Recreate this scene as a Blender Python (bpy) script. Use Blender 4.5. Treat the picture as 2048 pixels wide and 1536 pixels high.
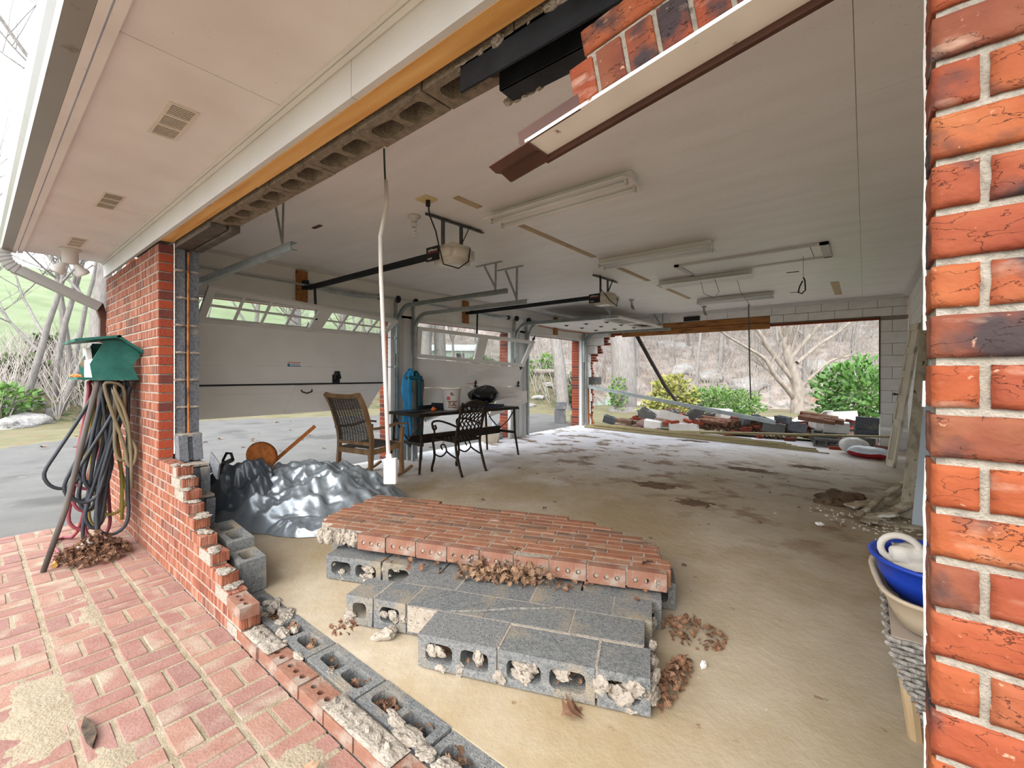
import bpy, bmesh, math, random
from mathutils import Vector, Matrix, noise as mnoise
from mathutils.geometry import delaunay_2d_cdt
PI = math.pi
SC = bpy.context.scene
for o in list(bpy.data.objects): bpy.data.objects.remove(o)
COL = SC.collection

# ------------------------------------------------------------------ camera, sky, sun, exposure
cam_d = bpy.data.cameras.new('camera'); cam = bpy.data.objects.new('camera', cam_d); COL.objects.link(cam)
cam_d.sensor_width = 36; cam_d.lens = 15.38; cam_d.shift_y = -18/2048; cam_d.clip_start = .02; cam_d.clip_end = 600
cam.location = (0, 0, 1.28); cam.rotation_euler = (PI/2, 0, math.radians(38.9)); SC.camera = cam

W = bpy.data.worlds.new('sky'); SC.world = W; W.use_nodes = True
wn = W.node_tree.nodes; wl = W.node_tree.links; wn.clear()
w_out = wn.new('ShaderNodeOutputWorld'); w_bg = wn.new('ShaderNodeBackground'); w_tc = wn.new('ShaderNodeTexCoord')
w_no = wn.new('ShaderNodeTexNoise'); w_no.inputs['Scale'].default_value = 2.6; w_no.inputs['Detail'].default_value = 7
w_rp = wn.new('ShaderNodeValToRGB')
w_rp.color_ramp.elements[0].position = .42; w_rp.color_ramp.elements[0].color = (.14, .20, .28, 1)
w_rp.color_ramp.elements[1].position = .60; w_rp.color_ramp.elements[1].color = (1.0, .99, .97, 1)
wl.new(w_tc.outputs['Generated'], w_no.inputs['Vector']); wl.new(w_no.outputs[0], w_rp.inputs[0])
wl.new(w_rp.outputs[0], w_bg.inputs[0]); w_bg.inputs[1].default_value = 1.9; wl.new(w_bg.outputs[0], w_out.inputs[0])
sun_d = bpy.data.lights.new('sun', 'SUN'); sun = bpy.data.objects.new('sun', sun_d); COL.objects.link(sun)
sun_d.energy = .9; sun_d.angle = math.radians(45); sun_d.color = (1, .95, .88)
sun.rotation_euler = (math.radians(54), 0, math.radians(8))
SC.view_settings.view_transform = 'Standard'; SC.view_settings.look = 'None'; SC.view_settings.gamma = 1
SC.view_settings.use_curve_mapping = False
SC.view_settings.exposure = 2.12

# ------------------------------------------------------------------ helpers
def lin(h):
    h = h.lstrip('#'); r = []
    for i in (0, 2, 4):
        c = int(h[i:i+2], 16)/255; r.append(c/12.92 if c <= .04045 else ((c+.055)/1.055)**2.4)
    return (*r, 1)
LIN = lin
MATS = {}
def mat(name, ramp, scale=6, rough=.8, bump=0, bscale=60, metal=0, stretch=(1,1,1), rand=None, rmix=.6, spots=(), spec=.3, detail=5, lo=.3, hi=.7, trans=0, bdist=.01, k=1.0):
    if name in MATS: return MATS[name]
    m = bpy.data.materials.new(name); MATS[name] = m; m.use_nodes = True
    kk = k
    def lin(h): c = LIN(h); return (c[0]*kk, c[1]*kk, c[2]*kk, 1)
    n = m.node_tree.nodes; l = m.node_tree.links; b = n['Principled BSDF']
    tc = n.new('ShaderNodeTexCoord'); mp = n.new('ShaderNodeMapping'); mp.inputs['Scale'].default_value = stretch
    l.new(tc.outputs['Object'], mp.inputs['Vector'])
    oi = n.new('ShaderNodeObjectInfo')
    if rand:
        ml = n.new('ShaderNodeMath'); ml.operation = 'MULTIPLY'; ml.inputs[1].default_value = 37.0
        l.new(oi.outputs['Random'], ml.inputs[0]); l.new(ml.outputs[0], mp.inputs['Location'])
    no = n.new('ShaderNodeTexNoise'); no.inputs['Scale'].default_value = scale; no.inputs['Detail'].default_value = detail
    l.new(mp.outputs[0], no.inputs['Vector'])
    rp = n.new('ShaderNodeValToRGB'); cr = rp.color_ramp
    k = len(ramp)
    cr.elements[0].color = lin(ramp[0]); cr.elements[0].position = lo
    cr.elements[1].color = lin(ramp[-1]); cr.elements[1].position = hi
    for i in range(1, k-1):
        e = cr.elements.new(lo+(hi-lo)*i/(k-1)); e.color = lin(ramp[i])
    l.new(no.outputs[0], rp.inputs[0]); col = rp.outputs[0]
    if rand:
        r2 = n.new('ShaderNodeValToRGB'); r2.color_ramp.interpolation = 'CONSTANT'
        r2.color_ramp.elements[0].color = lin(rand[0]); r2.color_ramp.elements[0].position = 0
        r2.color_ramp.elements[1].color = lin(rand[1]); r2.color_ramp.elements[1].position = 1/len(rand)
        for i in range(2, len(rand)):
            e = r2.color_ramp.elements.new(i/len(rand)); e.color = lin(rand[i])
        l.new(oi.outputs['Random'], r2.inputs[0])
        mx = n.new('ShaderNodeMix'); mx.data_type = 'RGBA'; mx.inputs[0].default_value = rmix
        l.new(col, mx.inputs[6]); l.new(r2.outputs[0], mx.inputs[7]); col = mx.outputs[2]
    for (sc_, c_, a_, b_) in spots:
        n2 = n.new('ShaderNodeTexNoise'); n2.inputs['Scale'].default_value = sc_; n2.inputs['Detail'].default_value = 6
        l.new(mp.outputs[0], n2.inputs['Vector'])
        mr = n.new('ShaderNodeMapRange'); mr.inputs[1].default_value = a_; mr.inputs[2].default_value = b_
        l.new(n2.outputs[0], mr.inputs[0])
        mx = n.new('ShaderNodeMix'); mx.data_type = 'RGBA'; mx.inputs[7].default_value = lin(c_)
        l.new(mr.outputs[0], mx.inputs[0]); l.new(col, mx.inputs[6]); col = mx.outputs[2]
    l.new(col, b.inputs['Base Color'])
    b.inputs['Roughness'].default_value = rough; b.inputs['Metallic'].default_value = metal
    b.inputs['Specular IOR Level'].default_value = spec
    if trans: b.inputs['Transmission Weight'].default_value = trans; b.inputs['IOR'].default_value = 1.45
    if bump:
        nb = n.new('ShaderNodeTexNoise'); nb.inputs['Scale'].default_value = bscale; nb.inputs['Detail'].default_value = 4
        l.new(mp.outputs[0], nb.inputs['Vector'])
        bp = n.new('ShaderNodeBump'); bp.inputs['Strength'].default_value = bump; bp.inputs['Distance'].default_value = bdist
        l.new(nb.outputs[0], bp.inputs['Height']); l.new(bp.outputs[0], b.inputs['Normal'])
    return m
def solid(name, c, rough=.5, metal=0, spec=.4):
    return mat(name, [c, c], rough=rough, metal=metal, spec=spec)

class G:
    def __init__(s): s.v = []; s.f = []
    def add(s, vs, fs):
        o = len(s.v); s.v += [tuple(x) for x in vs]; s.f += [tuple(i+o for i in q) for q in fs]; return s
    def box(s, x0, x1, y0, y1, z0, z1, M=None):
        vs = [Vector((x, y, z)) for x in (x0, x1) for y in (y0, y1) for z in (z0, z1)]
        if M is not None: vs = [M @ q for q in vs]
        return s.add(vs, [(0,1,3,2),(4,6,7,5),(0,4,5,1),(2,3,7,6),(0,2,6,4),(1,5,7,3)])
    def bar(s, a, b, w, h, up=(0,0,1)):
        a = Vector(a); b = Vector(b); d = b-a; L = d.length; d.normalize(); u = Vector(up)
        r = d.cross(u)
        if r.length < 1e-4: r = d.cross(Vector((1,0,0)))
        r.normalize(); u = r.cross(d)
        vs = [p+r*i*w/2+u*j*h/2 for p in (a, b) for i in (-1, 1) for j in (-1, 1)]
        return s.add(vs, [(0,1,3,2),(4,6,7,5),(0,4,5,1),(2,3,7,6),(0,2,6,4),(1,5,7,3)])
    def tube(s, pts, r, n=8, cap=True):
        P = [Vector(p) for p in pts]; k = len(P)
        rr = r if isinstance(r, (list, tuple)) else [r]*k
        vs = []; u = None
        for i in range(k):
            d = (P[min(i+1, k-1)]-P[max(i-1, 0)])
            if d.length < 1e-9: d = Vector((0,0,1))
            d.normalize()
            if u is None:
                u = d.orthogonal().normalized()
            else:
                u = u-d*u.dot(d)
                if u.length < 1e-6: u = d.orthogonal()
                u.normalize()
            w = d.cross(u)
            for j in range(n):
                a = 2*PI*j/n; vs.append(P[i]+(u*math.cos(a)+w*math.sin(a))*rr[i])
        fs = []
        for i in range(k-1):
            for j in range(n):
                fs.append((i*n+j, i*n+(j+1) % n, (i+1)*n+(j+1) % n, (i+1)*n+j))
        if cap: fs.append(tuple(range(n-1, -1, -1))); fs.append(tuple((k-1)*n+j for j in range(n)))
        return s.add(vs, fs)
    def lathe(s, prof, n=16, c=(0,0,0), wob=None):
        vs = []; fs = []; k = len(prof)
        for i, (r, z) in enumerate(prof):
            for j in range(n):
                a = 2*PI*j/n; q = r*(1+(wob(i, a) if wob else 0))
                vs.append((c[0]+q*math.cos(a), c[1]+q*math.sin(a), c[2]+z))
        for i in range(k-1):
            for j in range(n): fs.append((i*n+j, i*n+(j+1) % n, (i+1)*n+(j+1) % n, (i+1)*n+j))
        return s.add(vs, fs)
    def prism(s, poly, h, M=None):          # polygon in xy, from z=0 to h
        k = len(poly)
        vs = [Vector((p[0], p[1], z)) for z in (0, h) for p in poly]
        if M is not None: vs = [M @ q for q in vs]
        return s.add(vs, [tuple(range(k-1, -1, -1)), tuple(range(k, 2*k))]+[(i, (i+1) % k, k+(i+1) % k, k+i) for i in range(k)])
    def grid(s, nu, nv, fn):
        vs = [fn(i/(nu-1), j/(nv-1)) for i in range(nu) for j in range(nv)]
        return s.add(vs, [(i*nv+j, (i+1)*nv+j, (i+1)*nv+j+1, i*nv+j+1) for i in range(nu-1) for j in range(nv-1)])
    def holed(s, x0, x1, y0, y1, h, holes, M=None):   # rectangular plate in xy, thickness h along z, with through holes
        out = [(x0,y0),(x1,y0),(x1,y1),(x0,y1)]; pts = [Vector(p) for p in out]; ed = [(0,1),(1,2),(2,3),(3,0)]
        for hl in holes:
            b = len(pts); k = len(hl); pts += [Vector(p) for p in hl]; ed += [(b+i, b+(i+1) % k) for i in range(k)]
        V, E, Fc, *_ = delaunay_2d_cdt(pts, ed, [], 0, 1e-6)
        def inside(p, poly):
            c = False; k = len(poly)
            for i in range(k):
                a = poly[i]; b = poly[i-1]
                if (a[1] > p.y) != (b[1] > p.y) and p.x < (b[0]-a[0])*(p.y-a[1])/(b[1]-a[1])+a[0]: c = not c
            return c
        fs = []; k = len(V)
        for t in Fc:
            c = sum((V[i] for i in t), Vector((0,0)))/len(t)
            if any(inside(c, hl) for hl in holes): continue
            fs.append(tuple(i+k for i in t)); fs.append(tuple(reversed(t)))
        vs = [Vector((p.x, p.y, z)) for z in (0, h) for p in V]
        o = 0
        def walls(loop, flip):
            nonlocal vs
            b = len(vs); m = len(loop)
            vs += [Vector((p[0], p[1], z)) for z in (0, h) for p in loop]
            for i in range(m):
                q = (b+i, b+(i+1) % m, b+m+(i+1) % m, b+m+i)
                fs.append(tuple(reversed(q)) if flip else q)
        walls(out, False)
        for hl in holes: walls(hl, True)
        if M is not None: vs = [M @ q for q in vs]
        return s.add(vs, fs)
    def noise(s, amp, sc, seed=0):
        o = Vector((seed*7.3, seed*3.1, seed*1.7))
        s.v = [tuple(Vector(p)+mnoise.noise_vector(Vector(p)*sc+o)*amp) for p in s.v]; return s
    def xf(s, M): s.v = [tuple(M @ Vector(p)) for p in s.v]; return s
    def mesh(s, name, m, smooth=False):
        me = bpy.data.meshes.new(name); me.from_pydata(s.v, [], s.f); me.validate(); me.materials.append(m) if m else None
        if smooth: me.shade_smooth()
        return me
    def build(s, name, m, parent=None, smooth=False, **kw):
        return link(name, s.mesh(name, m, smooth), parent, **kw)
def link(name, me, parent=None, loc=None, rot=None, label=None, cat=None, group=None, kind=None, local=False, M=None):
    o = bpy.data.objects.new(name, me); COL.objects.link(o)
    if loc: o.location = loc
    if rot: o.rotation_euler = rot
    if M is not None: o.matrix_basis = M
    if parent is not None:
        o.parent = parent
        if not local: o.matrix_parent_inverse = bmat(parent).inverted()
    tag(o, label, cat, group, kind)
    return o
def bmat(o):
    b = o.matrix_basis.copy()
    return (bmat(o.parent) @ o.matrix_parent_inverse @ b) if o.parent else b
def tag(o, label=None, cat=None, group=None, kind=None):
    for k, v in (('label', label), ('category', cat), ('group', group), ('kind', kind)):
        if v: o[k] = v
    return o
def root(name, label=None, cat=None, loc=(0,0,0), rz=0, group=None, kind=None):
    o = bpy.data.objects.new(name, None); COL.objects.link(o); o.empty_display_size = .1
    o.location = loc; o.rotation_euler = (0, 0, rz); return tag(o, label, cat, group, kind)
def copy_tree(o, parent=None):
    c = o.copy(); COL.objects.link(c)
    if parent is not None: c.parent = parent
    for ch in o.children: copy_tree(ch, c)
    return c
def bevel_mesh(g, name, m, w=.004, seg=1, sub=0, namp=0, nsc=20, seed=0, smooth=False):
    bm = bmesh.new(); vs = [bm.verts.new(p) for p in g.v]
    for q in g.f: bm.faces.new([vs[i] for i in q])
    if sub: bmesh.ops.subdivide_edges(bm, edges=bm.edges[:], cuts=sub, use_grid_fill=True)
    else: bmesh.ops.bevel(bm, geom=bm.edges[:], offset=w, segments=seg, affect='EDGES', profile=.5)
    if namp:
        o = Vector((seed*5.1, seed*2.7, seed*9.3))
        for v in bm.verts: v.co += mnoise.noise_vector(v.co*nsc+o)*namp
    me = bpy.data.meshes.new(name); bm.to_mesh(me); bm.free(); me.materials.append(m)
    if smooth: me.shade_smooth()
    return me
def circ(cx, cy, r, n=8, ry=None):
    ry = ry or r
    return [(cx+r*math.cos(2*PI*i/n), cy+ry*math.sin(2*PI*i/n)) for i in range(n)]
def rrect(x0, x1, y0, y1, r):
    o = []
    for cx, cy, a in ((x1-r, y0+r, -90), (x1-r, y1-r, 0), (x0+r, y1-r, 90), (x0+r, y0+r, 180)):
        for k in range(3):
            t = math.radians(a+45*k); o.append((cx+r*math.cos(t), cy+r*math.sin(t)))
    return o
def RT(loc, rx=0, ry=0, rz=0):
    return Matrix.Translation(loc) @ Matrix.Rotation(rz, 4, 'Z') @ Matrix.Rotation(ry, 4, 'Y') @ Matrix.Rotation(rx, 4, 'X')
def text_mesh(body, size, m, depth=.0006, align='CENTER'):
    cu = bpy.data.curves.new('lettering', 'FONT'); cu.body = body; cu.size = size; cu.extrude = depth; cu.align_x = align; cu.align_y = 'CENTER'
    cu.resolution_u = 2
    t = bpy.data.objects.new('lettering', cu); COL.objects.link(t)
    me = bpy.data.meshes.new_from_object(t.evaluated_get(bpy.context.evaluated_depsgraph_get()))
    bpy.data.objects.remove(t); bpy.data.curves.remove(cu); me.materials.clear(); me.materials.append(m); return me
from mathutils.bvhtree import BVHTree
def solid_of(*objs):
    vs = []; fs = []
    def rec(o):
        if o.type == 'MESH':
            b = len(vs); m = bmat(o); vs.extend(m @ v.co for v in o.data.vertices); fs.extend([b+i for i in p.vertices] for p in o.data.polygons)
        for c in o.children: rec(c)
    for o in objs: rec(o)
    return vs, BVHTree.FromPolygons(vs, fs), [min(v[k] for v in vs) for k in (0,1)], [max(v[k] for v in vs) for k in (0,1)]
DN = Vector((0,0,-1)); UP = Vector((0,0,1))
def top_at(sup, x, y, base=-9):
    z = base
    for s in sup:
        if s[2][0] <= x <= s[3][0] and s[2][1] <= y <= s[3][1]:
            h = s[1].ray_cast(Vector((x, y, 5)), DN)[0]
            if h is not None: z = max(z, h.z)
    return z
def settle(o, sup, embed=.006):
    me = solid_of(o); best = 9e9; step = max(1, len(me[0])//700)
    for s in sup:
        if any(me[2][k] > s[3][k] or s[2][k] > me[3][k] for k in (0,1)): continue
        for v in me[0][::step]:
            h = s[1].ray_cast(Vector((v.x, v.y, v.z+3)), DN)[0]
            if h is not None: best = min(best, v.z-h.z)
        inn = [p for p in s[0] if me[2][0] <= p.x <= me[3][0] and me[2][1] <= p.y <= me[3][1]]
        for p in inn[::max(1, len(inn)//700)]:
            h = me[1].ray_cast(Vector((p.x, p.y, -9)), UP)[0]
            if h is not None: best = min(best, h.z-p.z)
    if best < 9e8: o.location.z -= best+embed
    return o
R = random.Random(4)

# ------------------------------------------------------------------ materials
BR_NEAR = mat('brick_orange_near', ['9a4426','b65c32','c67a4c'], 9, .82, .8, 30, rand=['b85c30','ab5034','bd683a','9c4a34','b66038','5e443e'], rmix=.45, spots=[(7,'4a3b3c',.54,.64),(60,'e8b090',.68,.74)], bdist=.008, k=.47)
def add_cracks(m, cracks='4a2418', sc=22, st=(1,1,2.6), width=.008):   # fine wandering cracks and chalky bloom on a fired brick face
    n = m.node_tree.nodes; l = m.node_tree.links; b = n['Principled BSDF']; mp = [q for q in n if q.type == 'MAPPING'][0]
    m2 = n.new('ShaderNodeMapping'); m2.inputs['Scale'].default_value = st; l.new(mp.outputs[0], m2.inputs[0])
    def nz(scale, det):
        t = n.new('ShaderNodeTexNoise'); t.inputs['Scale'].default_value = scale; t.inputs['Detail'].default_value = det; l.new(m2.outputs[0], t.inputs['Vector']); return t.outputs[0]
    def mth(op, a, c=None):
        t = n.new('ShaderNodeMath'); t.operation = op; l.new(a, t.inputs[0])
        if c is not None:
            if isinstance(c, float): t.inputs[1].default_value = c
            else: l.new(c, t.inputs[1])
        return t.outputs[0]
    def rng(a, lo_, hi_, t0=0., t1=1.):
        t = n.new('ShaderNodeMapRange'); t.inputs[1].default_value = lo_; t.inputs[2].default_value = hi_; t.inputs[3].default_value = t0; t.inputs[4].default_value = t1; l.new(a, t.inputs[0]); return t.outputs[0]
    line = rng(mth('ABSOLUTE', mth('SUBTRACT', nz(sc, 5), .5)), 0., width, 1., 0.)
    msk = rng(nz(9., 2), .47, .56); crk = mth('MULTIPLY', line, msk)
    bloom = rng(nz(11., 9), .60, .74)
    col = b.inputs['Base Color'].links[0].from_socket
    for f, c_ in ((bloom, LIN('d8b8a0')), (crk, LIN(cracks))):
        q = n.new('ShaderNodeMix'); q.data_type = 'RGBA'; q.inputs[7].default_value = (c_[0]*.6, c_[1]*.6, c_[2]*.6, 1)
        f2 = mth('MULTIPLY', f, .5); l.new(f2, q.inputs[0]); l.new(col, q.inputs[6]); col = q.outputs[2]
    l.new(col, b.inputs['Base Color'])
    bp = n.new('ShaderNodeBump'); bp.inputs['Strength'].default_value = .9; bp.inputs['Distance'].default_value = .004; bp.invert = True
    l.new(crk, bp.inputs['Height']); old = b.inputs['Normal'].links[0].from_socket; l.new(old, bp.inputs['Normal']); l.new(bp.outputs[0], b.inputs['Normal'])
add_cracks(BR_NEAR)
BR_LEFT = mat('brick_rough_red', ['6e3e30','ac664c','d8a890'], 7, .92, 1, 30, lo=.36, hi=.64, stretch=(4,4,.4), rand=['a86048','b26a4c','9c5844','aa6248','b87050','9a5844','5e4640','ac664a'], rmix=.42, spots=[(4,'5b4a48',.62,.70)], bdist=.012, k=.56)
BR_END = mat('brick_end_red', ['a8452c','c05a38'], 14, .85, .4, 60, rand=['b54f30','bc5836','a94a32','6a4038','b2502f','53393a'], rmix=.7, k=.58)
BR_SLAB = mat('brick_slab_salmon', ['a0664c','b88264','ca9e82'], 12, .9, .4, 70, rand=['b4785a','aa6c50','bb8062','a26e56','bb886a','7c685a','b07656'], rmix=.6, spots=[(9,'c9b09a',.60,.72)], k=.52)
BR_SLABEND = mat('brick_bed_orange', ['ae7460','bc866e','bd9886'], 10, .9, .4, 80, spots=[(12,'cdb8a6',.54,.70)], k=.42)
BR_PAVE = mat('brick_paver_pink', ['a87a6e','b89082','c6a294'], 14, .85, .35, 90, rand=['b8806f','b0786c','bf8a74','a8756c','ba867a','c49078'], rmix=.55, spots=[(5,'cdb9a2',.54,.70)], k=.5)
MORTAR = mat('mortar_grey_tan', ['a5998a','bfb2a2','cdc2b4'], 30, .95, .7, 120, spots=[(50,'857a6c',.56,.66)], k=.52)
MORT_L = mat('mortar_light', ['b9aa98','cfc2b2'], 40, .95, .7, 140, spots=[(60,'8f8374',.58,.68)], k=.54)
BLOCK = mat('block_grey', ['5c5e60','858685','a2a09a'], 70, .97, 1, 160, rand=['818280','8a8986','787a7b','8e8c88'], rmix=.4, spots=[(5,'a89a84',.52,.72),(130,'4e4f50',.60,.68)], k=.62, bdist=.006)
BLOCK_D = mat('block_dark_grey', ['4c4e52','73757a','8a8b8c'], 60, .97, 1, 150, rand=['6b6d70','75767a','64666b'], rmix=.4, spots=[(6,'9a9080',.60,.75)], k=.8, bdist=.006)
BLOCK_H = mat('block_header_brown', ['6d6258','857868','8f8272'], 30, .95, .8, 160)
BLOCK_W = mat('block_painted_white', ['d6d2cb','e2ded7','e6e3dd'], 6, .75, .25, 120)
WHITE = mat('paint_white', ['cbc8c4','d3d0cc'], 4, .6, .1, 60)
SOFF = mat('soffit_paint', ['d8d0cc','dfd8d5','e4dedb'], 3, .6, .05, 80, spots=[(75,'a8795a',.70,.75)])
CEIL = mat('ceiling_paint', ['ebe7e2','f0ece8','f3f0ed'], 1.6, .40, .06, 12, stretch=(1,4,1), spots=[(60,'8a765f',.69,.73)], spec=.5)
TRIMW = mat('trim_white', ['ded8d0','e9e4de'], 5, .5)
DOORW = mat('garage_door_white', ['dedad4','e6e2dd'], 3, .5, .06, 40)
GALV = mat('galvanised_steel', ['969c9a','b0b5b3'], 10, .42, metal=.55)
STEELK = mat('black_steel', ['1c2024','2e3338'], 12, .45, .1, 50, metal=.3)
BLACK = solid('black_plastic', '18181a', .45)
WOODY = mat('new_lumber', ['c98f4e','dba763','e3b878'], 3, .7, .15, 40, stretch=(.6,9,9), spots=[(7,'8a5a2a',.68,.74)])
WOODB = mat('stained_lumber', ['8a5a34','a8713f','5f3f2a'], 4, .75, .1, 30, stretch=(.6,6,6))
RUST = mat('rust', ['8a4a22','a8642e','5e3620'], 12, .8, .3, 60)
BROWN = mat('brown_trim_metal', ['54352a','6a4436'], 6, .5, k=.6)
LEAF = mat('dry_leaf', ['54392a','7a5640','a08068'], 24, .9, rand=['6e4e3a','8a684f','553c2e','a08468'], rmix=.4, k=.8)
GUTW = mat('gutter_white', ['aeaba6','b8b5b0'], 3, .35, spots=[(9,'8f8374',.66,.74)], k=.6)
# ------------------------------------------------------------------ the setting
FLOORM = mat('muddy_concrete', ['8f7a5e','a8947a','b8a68c','bfb09a'], 1.3, .62, .22, 30, spots=[(3.2,'6b543c',.58,.70),(1.1,'c9c2b6',.52,.62),(14,'5b4431',.64,.72)], lo=.25, hi=.75, detail=9, spec=.4)
def floor_material():
    m = bpy.data.materials.new('floor_mud_film'); m.use_nodes = True
    n = m.node_tree.nodes; l = m.node_tree.links; b = n['Principled BSDF']
    tc = n.new('ShaderNodeTexCoord')
    def noise(sc, st, det=8):
        mp = n.new('ShaderNodeMapping'); mp.inputs['Scale'].default_value = st; mp.inputs['Rotation'].default_value = (0,0,.5)
        l.new(tc.outputs['Object'], mp.inputs[0]); t = n.new('ShaderNodeTexNoise'); t.inputs['Scale'].default_value = sc; t.inputs['Detail'].default_value = det
        t.inputs['Roughness'].default_value = .62
        l.new(mp.outputs[0], t.inputs['Vector']); return t.outputs[0]
    def mr(x, a, c):
        q = n.new('ShaderNodeMapRange'); q.inputs[1].default_value = a; q.inputs[2].default_value = c; l.new(x, q.inputs[0]); return q.outputs[0]
    def mix(f, a, c):
        q = n.new('ShaderNodeMix'); q.data_type = 'RGBA'; l.new(f, q.inputs[0])
        for k, x in ((6, a), (7, c)):
            if isinstance(x, str): q.inputs[k].default_value = lin(x)
            else: l.new(x, q.inputs[k])
        return q.outputs[2]
    def math_(op, a, c):
        q = n.new('ShaderNodeMath'); q.operation = op
        for k, x in ((0, a), (1, c)):
            if isinstance(x, (int, float)): q.inputs[k].default_value = x
            else: l.new(x, q.inputs[k])
        return q.outputs[0]
    sp = n.new('ShaderNodeSeparateXYZ'); l.new(tc.outputs['Object'], sp.inputs[0])
    # thin silt over the near half, paler grey toward the doors and the far end, clods of brown mud across the middle
    far = math_('ADD', math_('MULTIPLY', sp.outputs[1], .20), math_('MULTIPLY', sp.outputs[0], -.22))
    pale_zone = mr(math_('ADD', far, math_('MULTIPLY', noise(.9, (1,1,1)), 1.6)), 2.35, 3.1)
    col = mix(mr(noise(2.2, (1,1,1)), .35, .65), '9f917b', 'b0a390')
    col = mix(mr(noise(.7, (1,1,1)), .45, .62), col, '978568')
    col = mix(pale_zone, col, 'dcdade')
    band = n.new('ShaderNodeMapRange'); band.interpolation_type = 'SMOOTHSTEP'
    dy = math_('ABSOLUTE', math_('SUBTRACT', math_('ADD', sp.outputs[1], math_('MULTIPLY', sp.outputs[0], .35)), 5.6), 0)
    band.inputs[1].default_value = 3.0; band.inputs[2].default_value = .8; l.new(dy, band.inputs[0])
    clod = math_('MULTIPLY', mr(noise(2.3, (1,1.25,1), 14), .52, .60), band.outputs[0])
    col = mix(clod, col, '7a6046')
    col = mix(mr(noise(11, (1,1,1)), .66, .72), col, '7b6247')
    col = mix(mr(noise(38, (1,1,1), 3), .73, .77), col, 'd9d0c2')
    l.new(col, b.inputs['Base Color'])
    b.inputs['Roughness'].default_value = .6; b.inputs['Specular IOR Level'].default_value = .35
    bp = n.new('ShaderNodeBump'); bp.inputs['Strength'].default_value = .35; bp.inputs['Distance'].default_value = .02
    l.new(noise(9, (1,1,1), 10), bp.inputs['Height']); l.new(bp.outputs[0], b.inputs['Normal'])
    return m
G().box(-5.72, .72, 1.1, 10.12, -.16, 0).build('floor', floor_material(), kind='structure', label='garage floor of concrete filmed with tan mud')

# patio of basketweave bricks
patio = root('patio', loc=(-2, 0, -.07), kind='structure'); tag(patio, label='pink brick patio laid in basketweave with sandy joints')
g = G().box(-5.58, 1.2, -1.4, .845, -.25, -.0735); sand = mat('sandy_mortar', ['a89678','bfae92','cbbca2'], 12, .95, .5, 120, k=.5)
g.build('mortar_bed', sand, patio)
pm = [bevel_mesh(G().box(-.0915, .0915, -.0435, .0435, -.035, .0), 'brick', BR_PAVE, .004, seed=i) for i in range(1)]
U = .205; cnt = 0
for j in range(-1, 4):
    for i in range(31):
        cx = -5.475+i*U; cy = .759-j*U
        if cx < -5.55 or cx > -.4: continue
        # parts of the bed that the frame never sees are left bare
        d = -cx*.628+cy*.778
        u = cx*.778+cy*.628
        if d < .5 or u/d < -1.32: continue
        horiz = (i+j) % 2 == 0
        if j == -1: continue
        for k in (-1, 1):
            if cnt >= 298: break
            cnt += 1
            dz = R.uniform(-.002, .003)
            if horiz: link('brick', pm[0], patio, (cx, cy+k*.0505, -.07+dz), (0, 0, R.uniform(-.015, .015)))
            else: link('brick', pm[0], patio, (cx+k*.0505, cy, -.07+dz), (0, 0, PI/2+R.uniform(-.015, .015)))
gf = G()      # bricks outside the frame, and those past the count kept as single pieces
for j in range(0, 10):
    for i in range(31):
        cx = -5.475+i*U; cy = .759-j*U
        d = -cx*.628+cy*.778; u = cx*.778+cy*.628
        seen = j <= 3 and -5.55 <= cx <= -.4 and d >= .5 and u/d >= -1.32
        if seen or cx > 1.05: continue
        for k in (-1, 1):
            if (i+j) % 2 == 0: gf.box(cx-.0915, cx+.0915, cy+k*.0505-.0435, cy+k*.0505+.0435, -.105, -.07)
            else: gf.box(cx+k*.0505-.0435, cx+k*.0505+.0435, cy-.0915, cy+.0915, -.105, -.07)
gf.build('brick_field', BR_PAVE, patio, kind='stuff')
silt = G()
def silt_patch(cx, cy, rx, ry, seed, h=.010):
    def fn(a, c):
        x, y = cx+rx*1.5*(a*2-1), cy+ry*1.5*(c*2-1); d = math.hypot((x-cx)/rx, (y-cy)/ry)
        n = .5*mnoise.noise(Vector((x*5, y*5, seed)))+.3*mnoise.noise(Vector((x*14, y*14, seed)))+.15*mnoise.noise(Vector((x*40, y*40, seed)))
        return (x, min(y, .84), max(-.078, -.0715+h*(1-d+n)))
    silt.grid(90, 60, fn)
silt_patch(-2.55, .16, .36, .12, 2); silt_patch(-1.50, .72, .15, .11, 7); silt_patch(-3.45, .42, .30, .05, 11, .006); silt_patch(-2.0, .30, .2, .06, 15, .006)
silt.build('silt_drift', mat('silt', ['b8a68a','c9b99e'], 20, .95, .6, 90, k=.5), patio, smooth=True)

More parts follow.
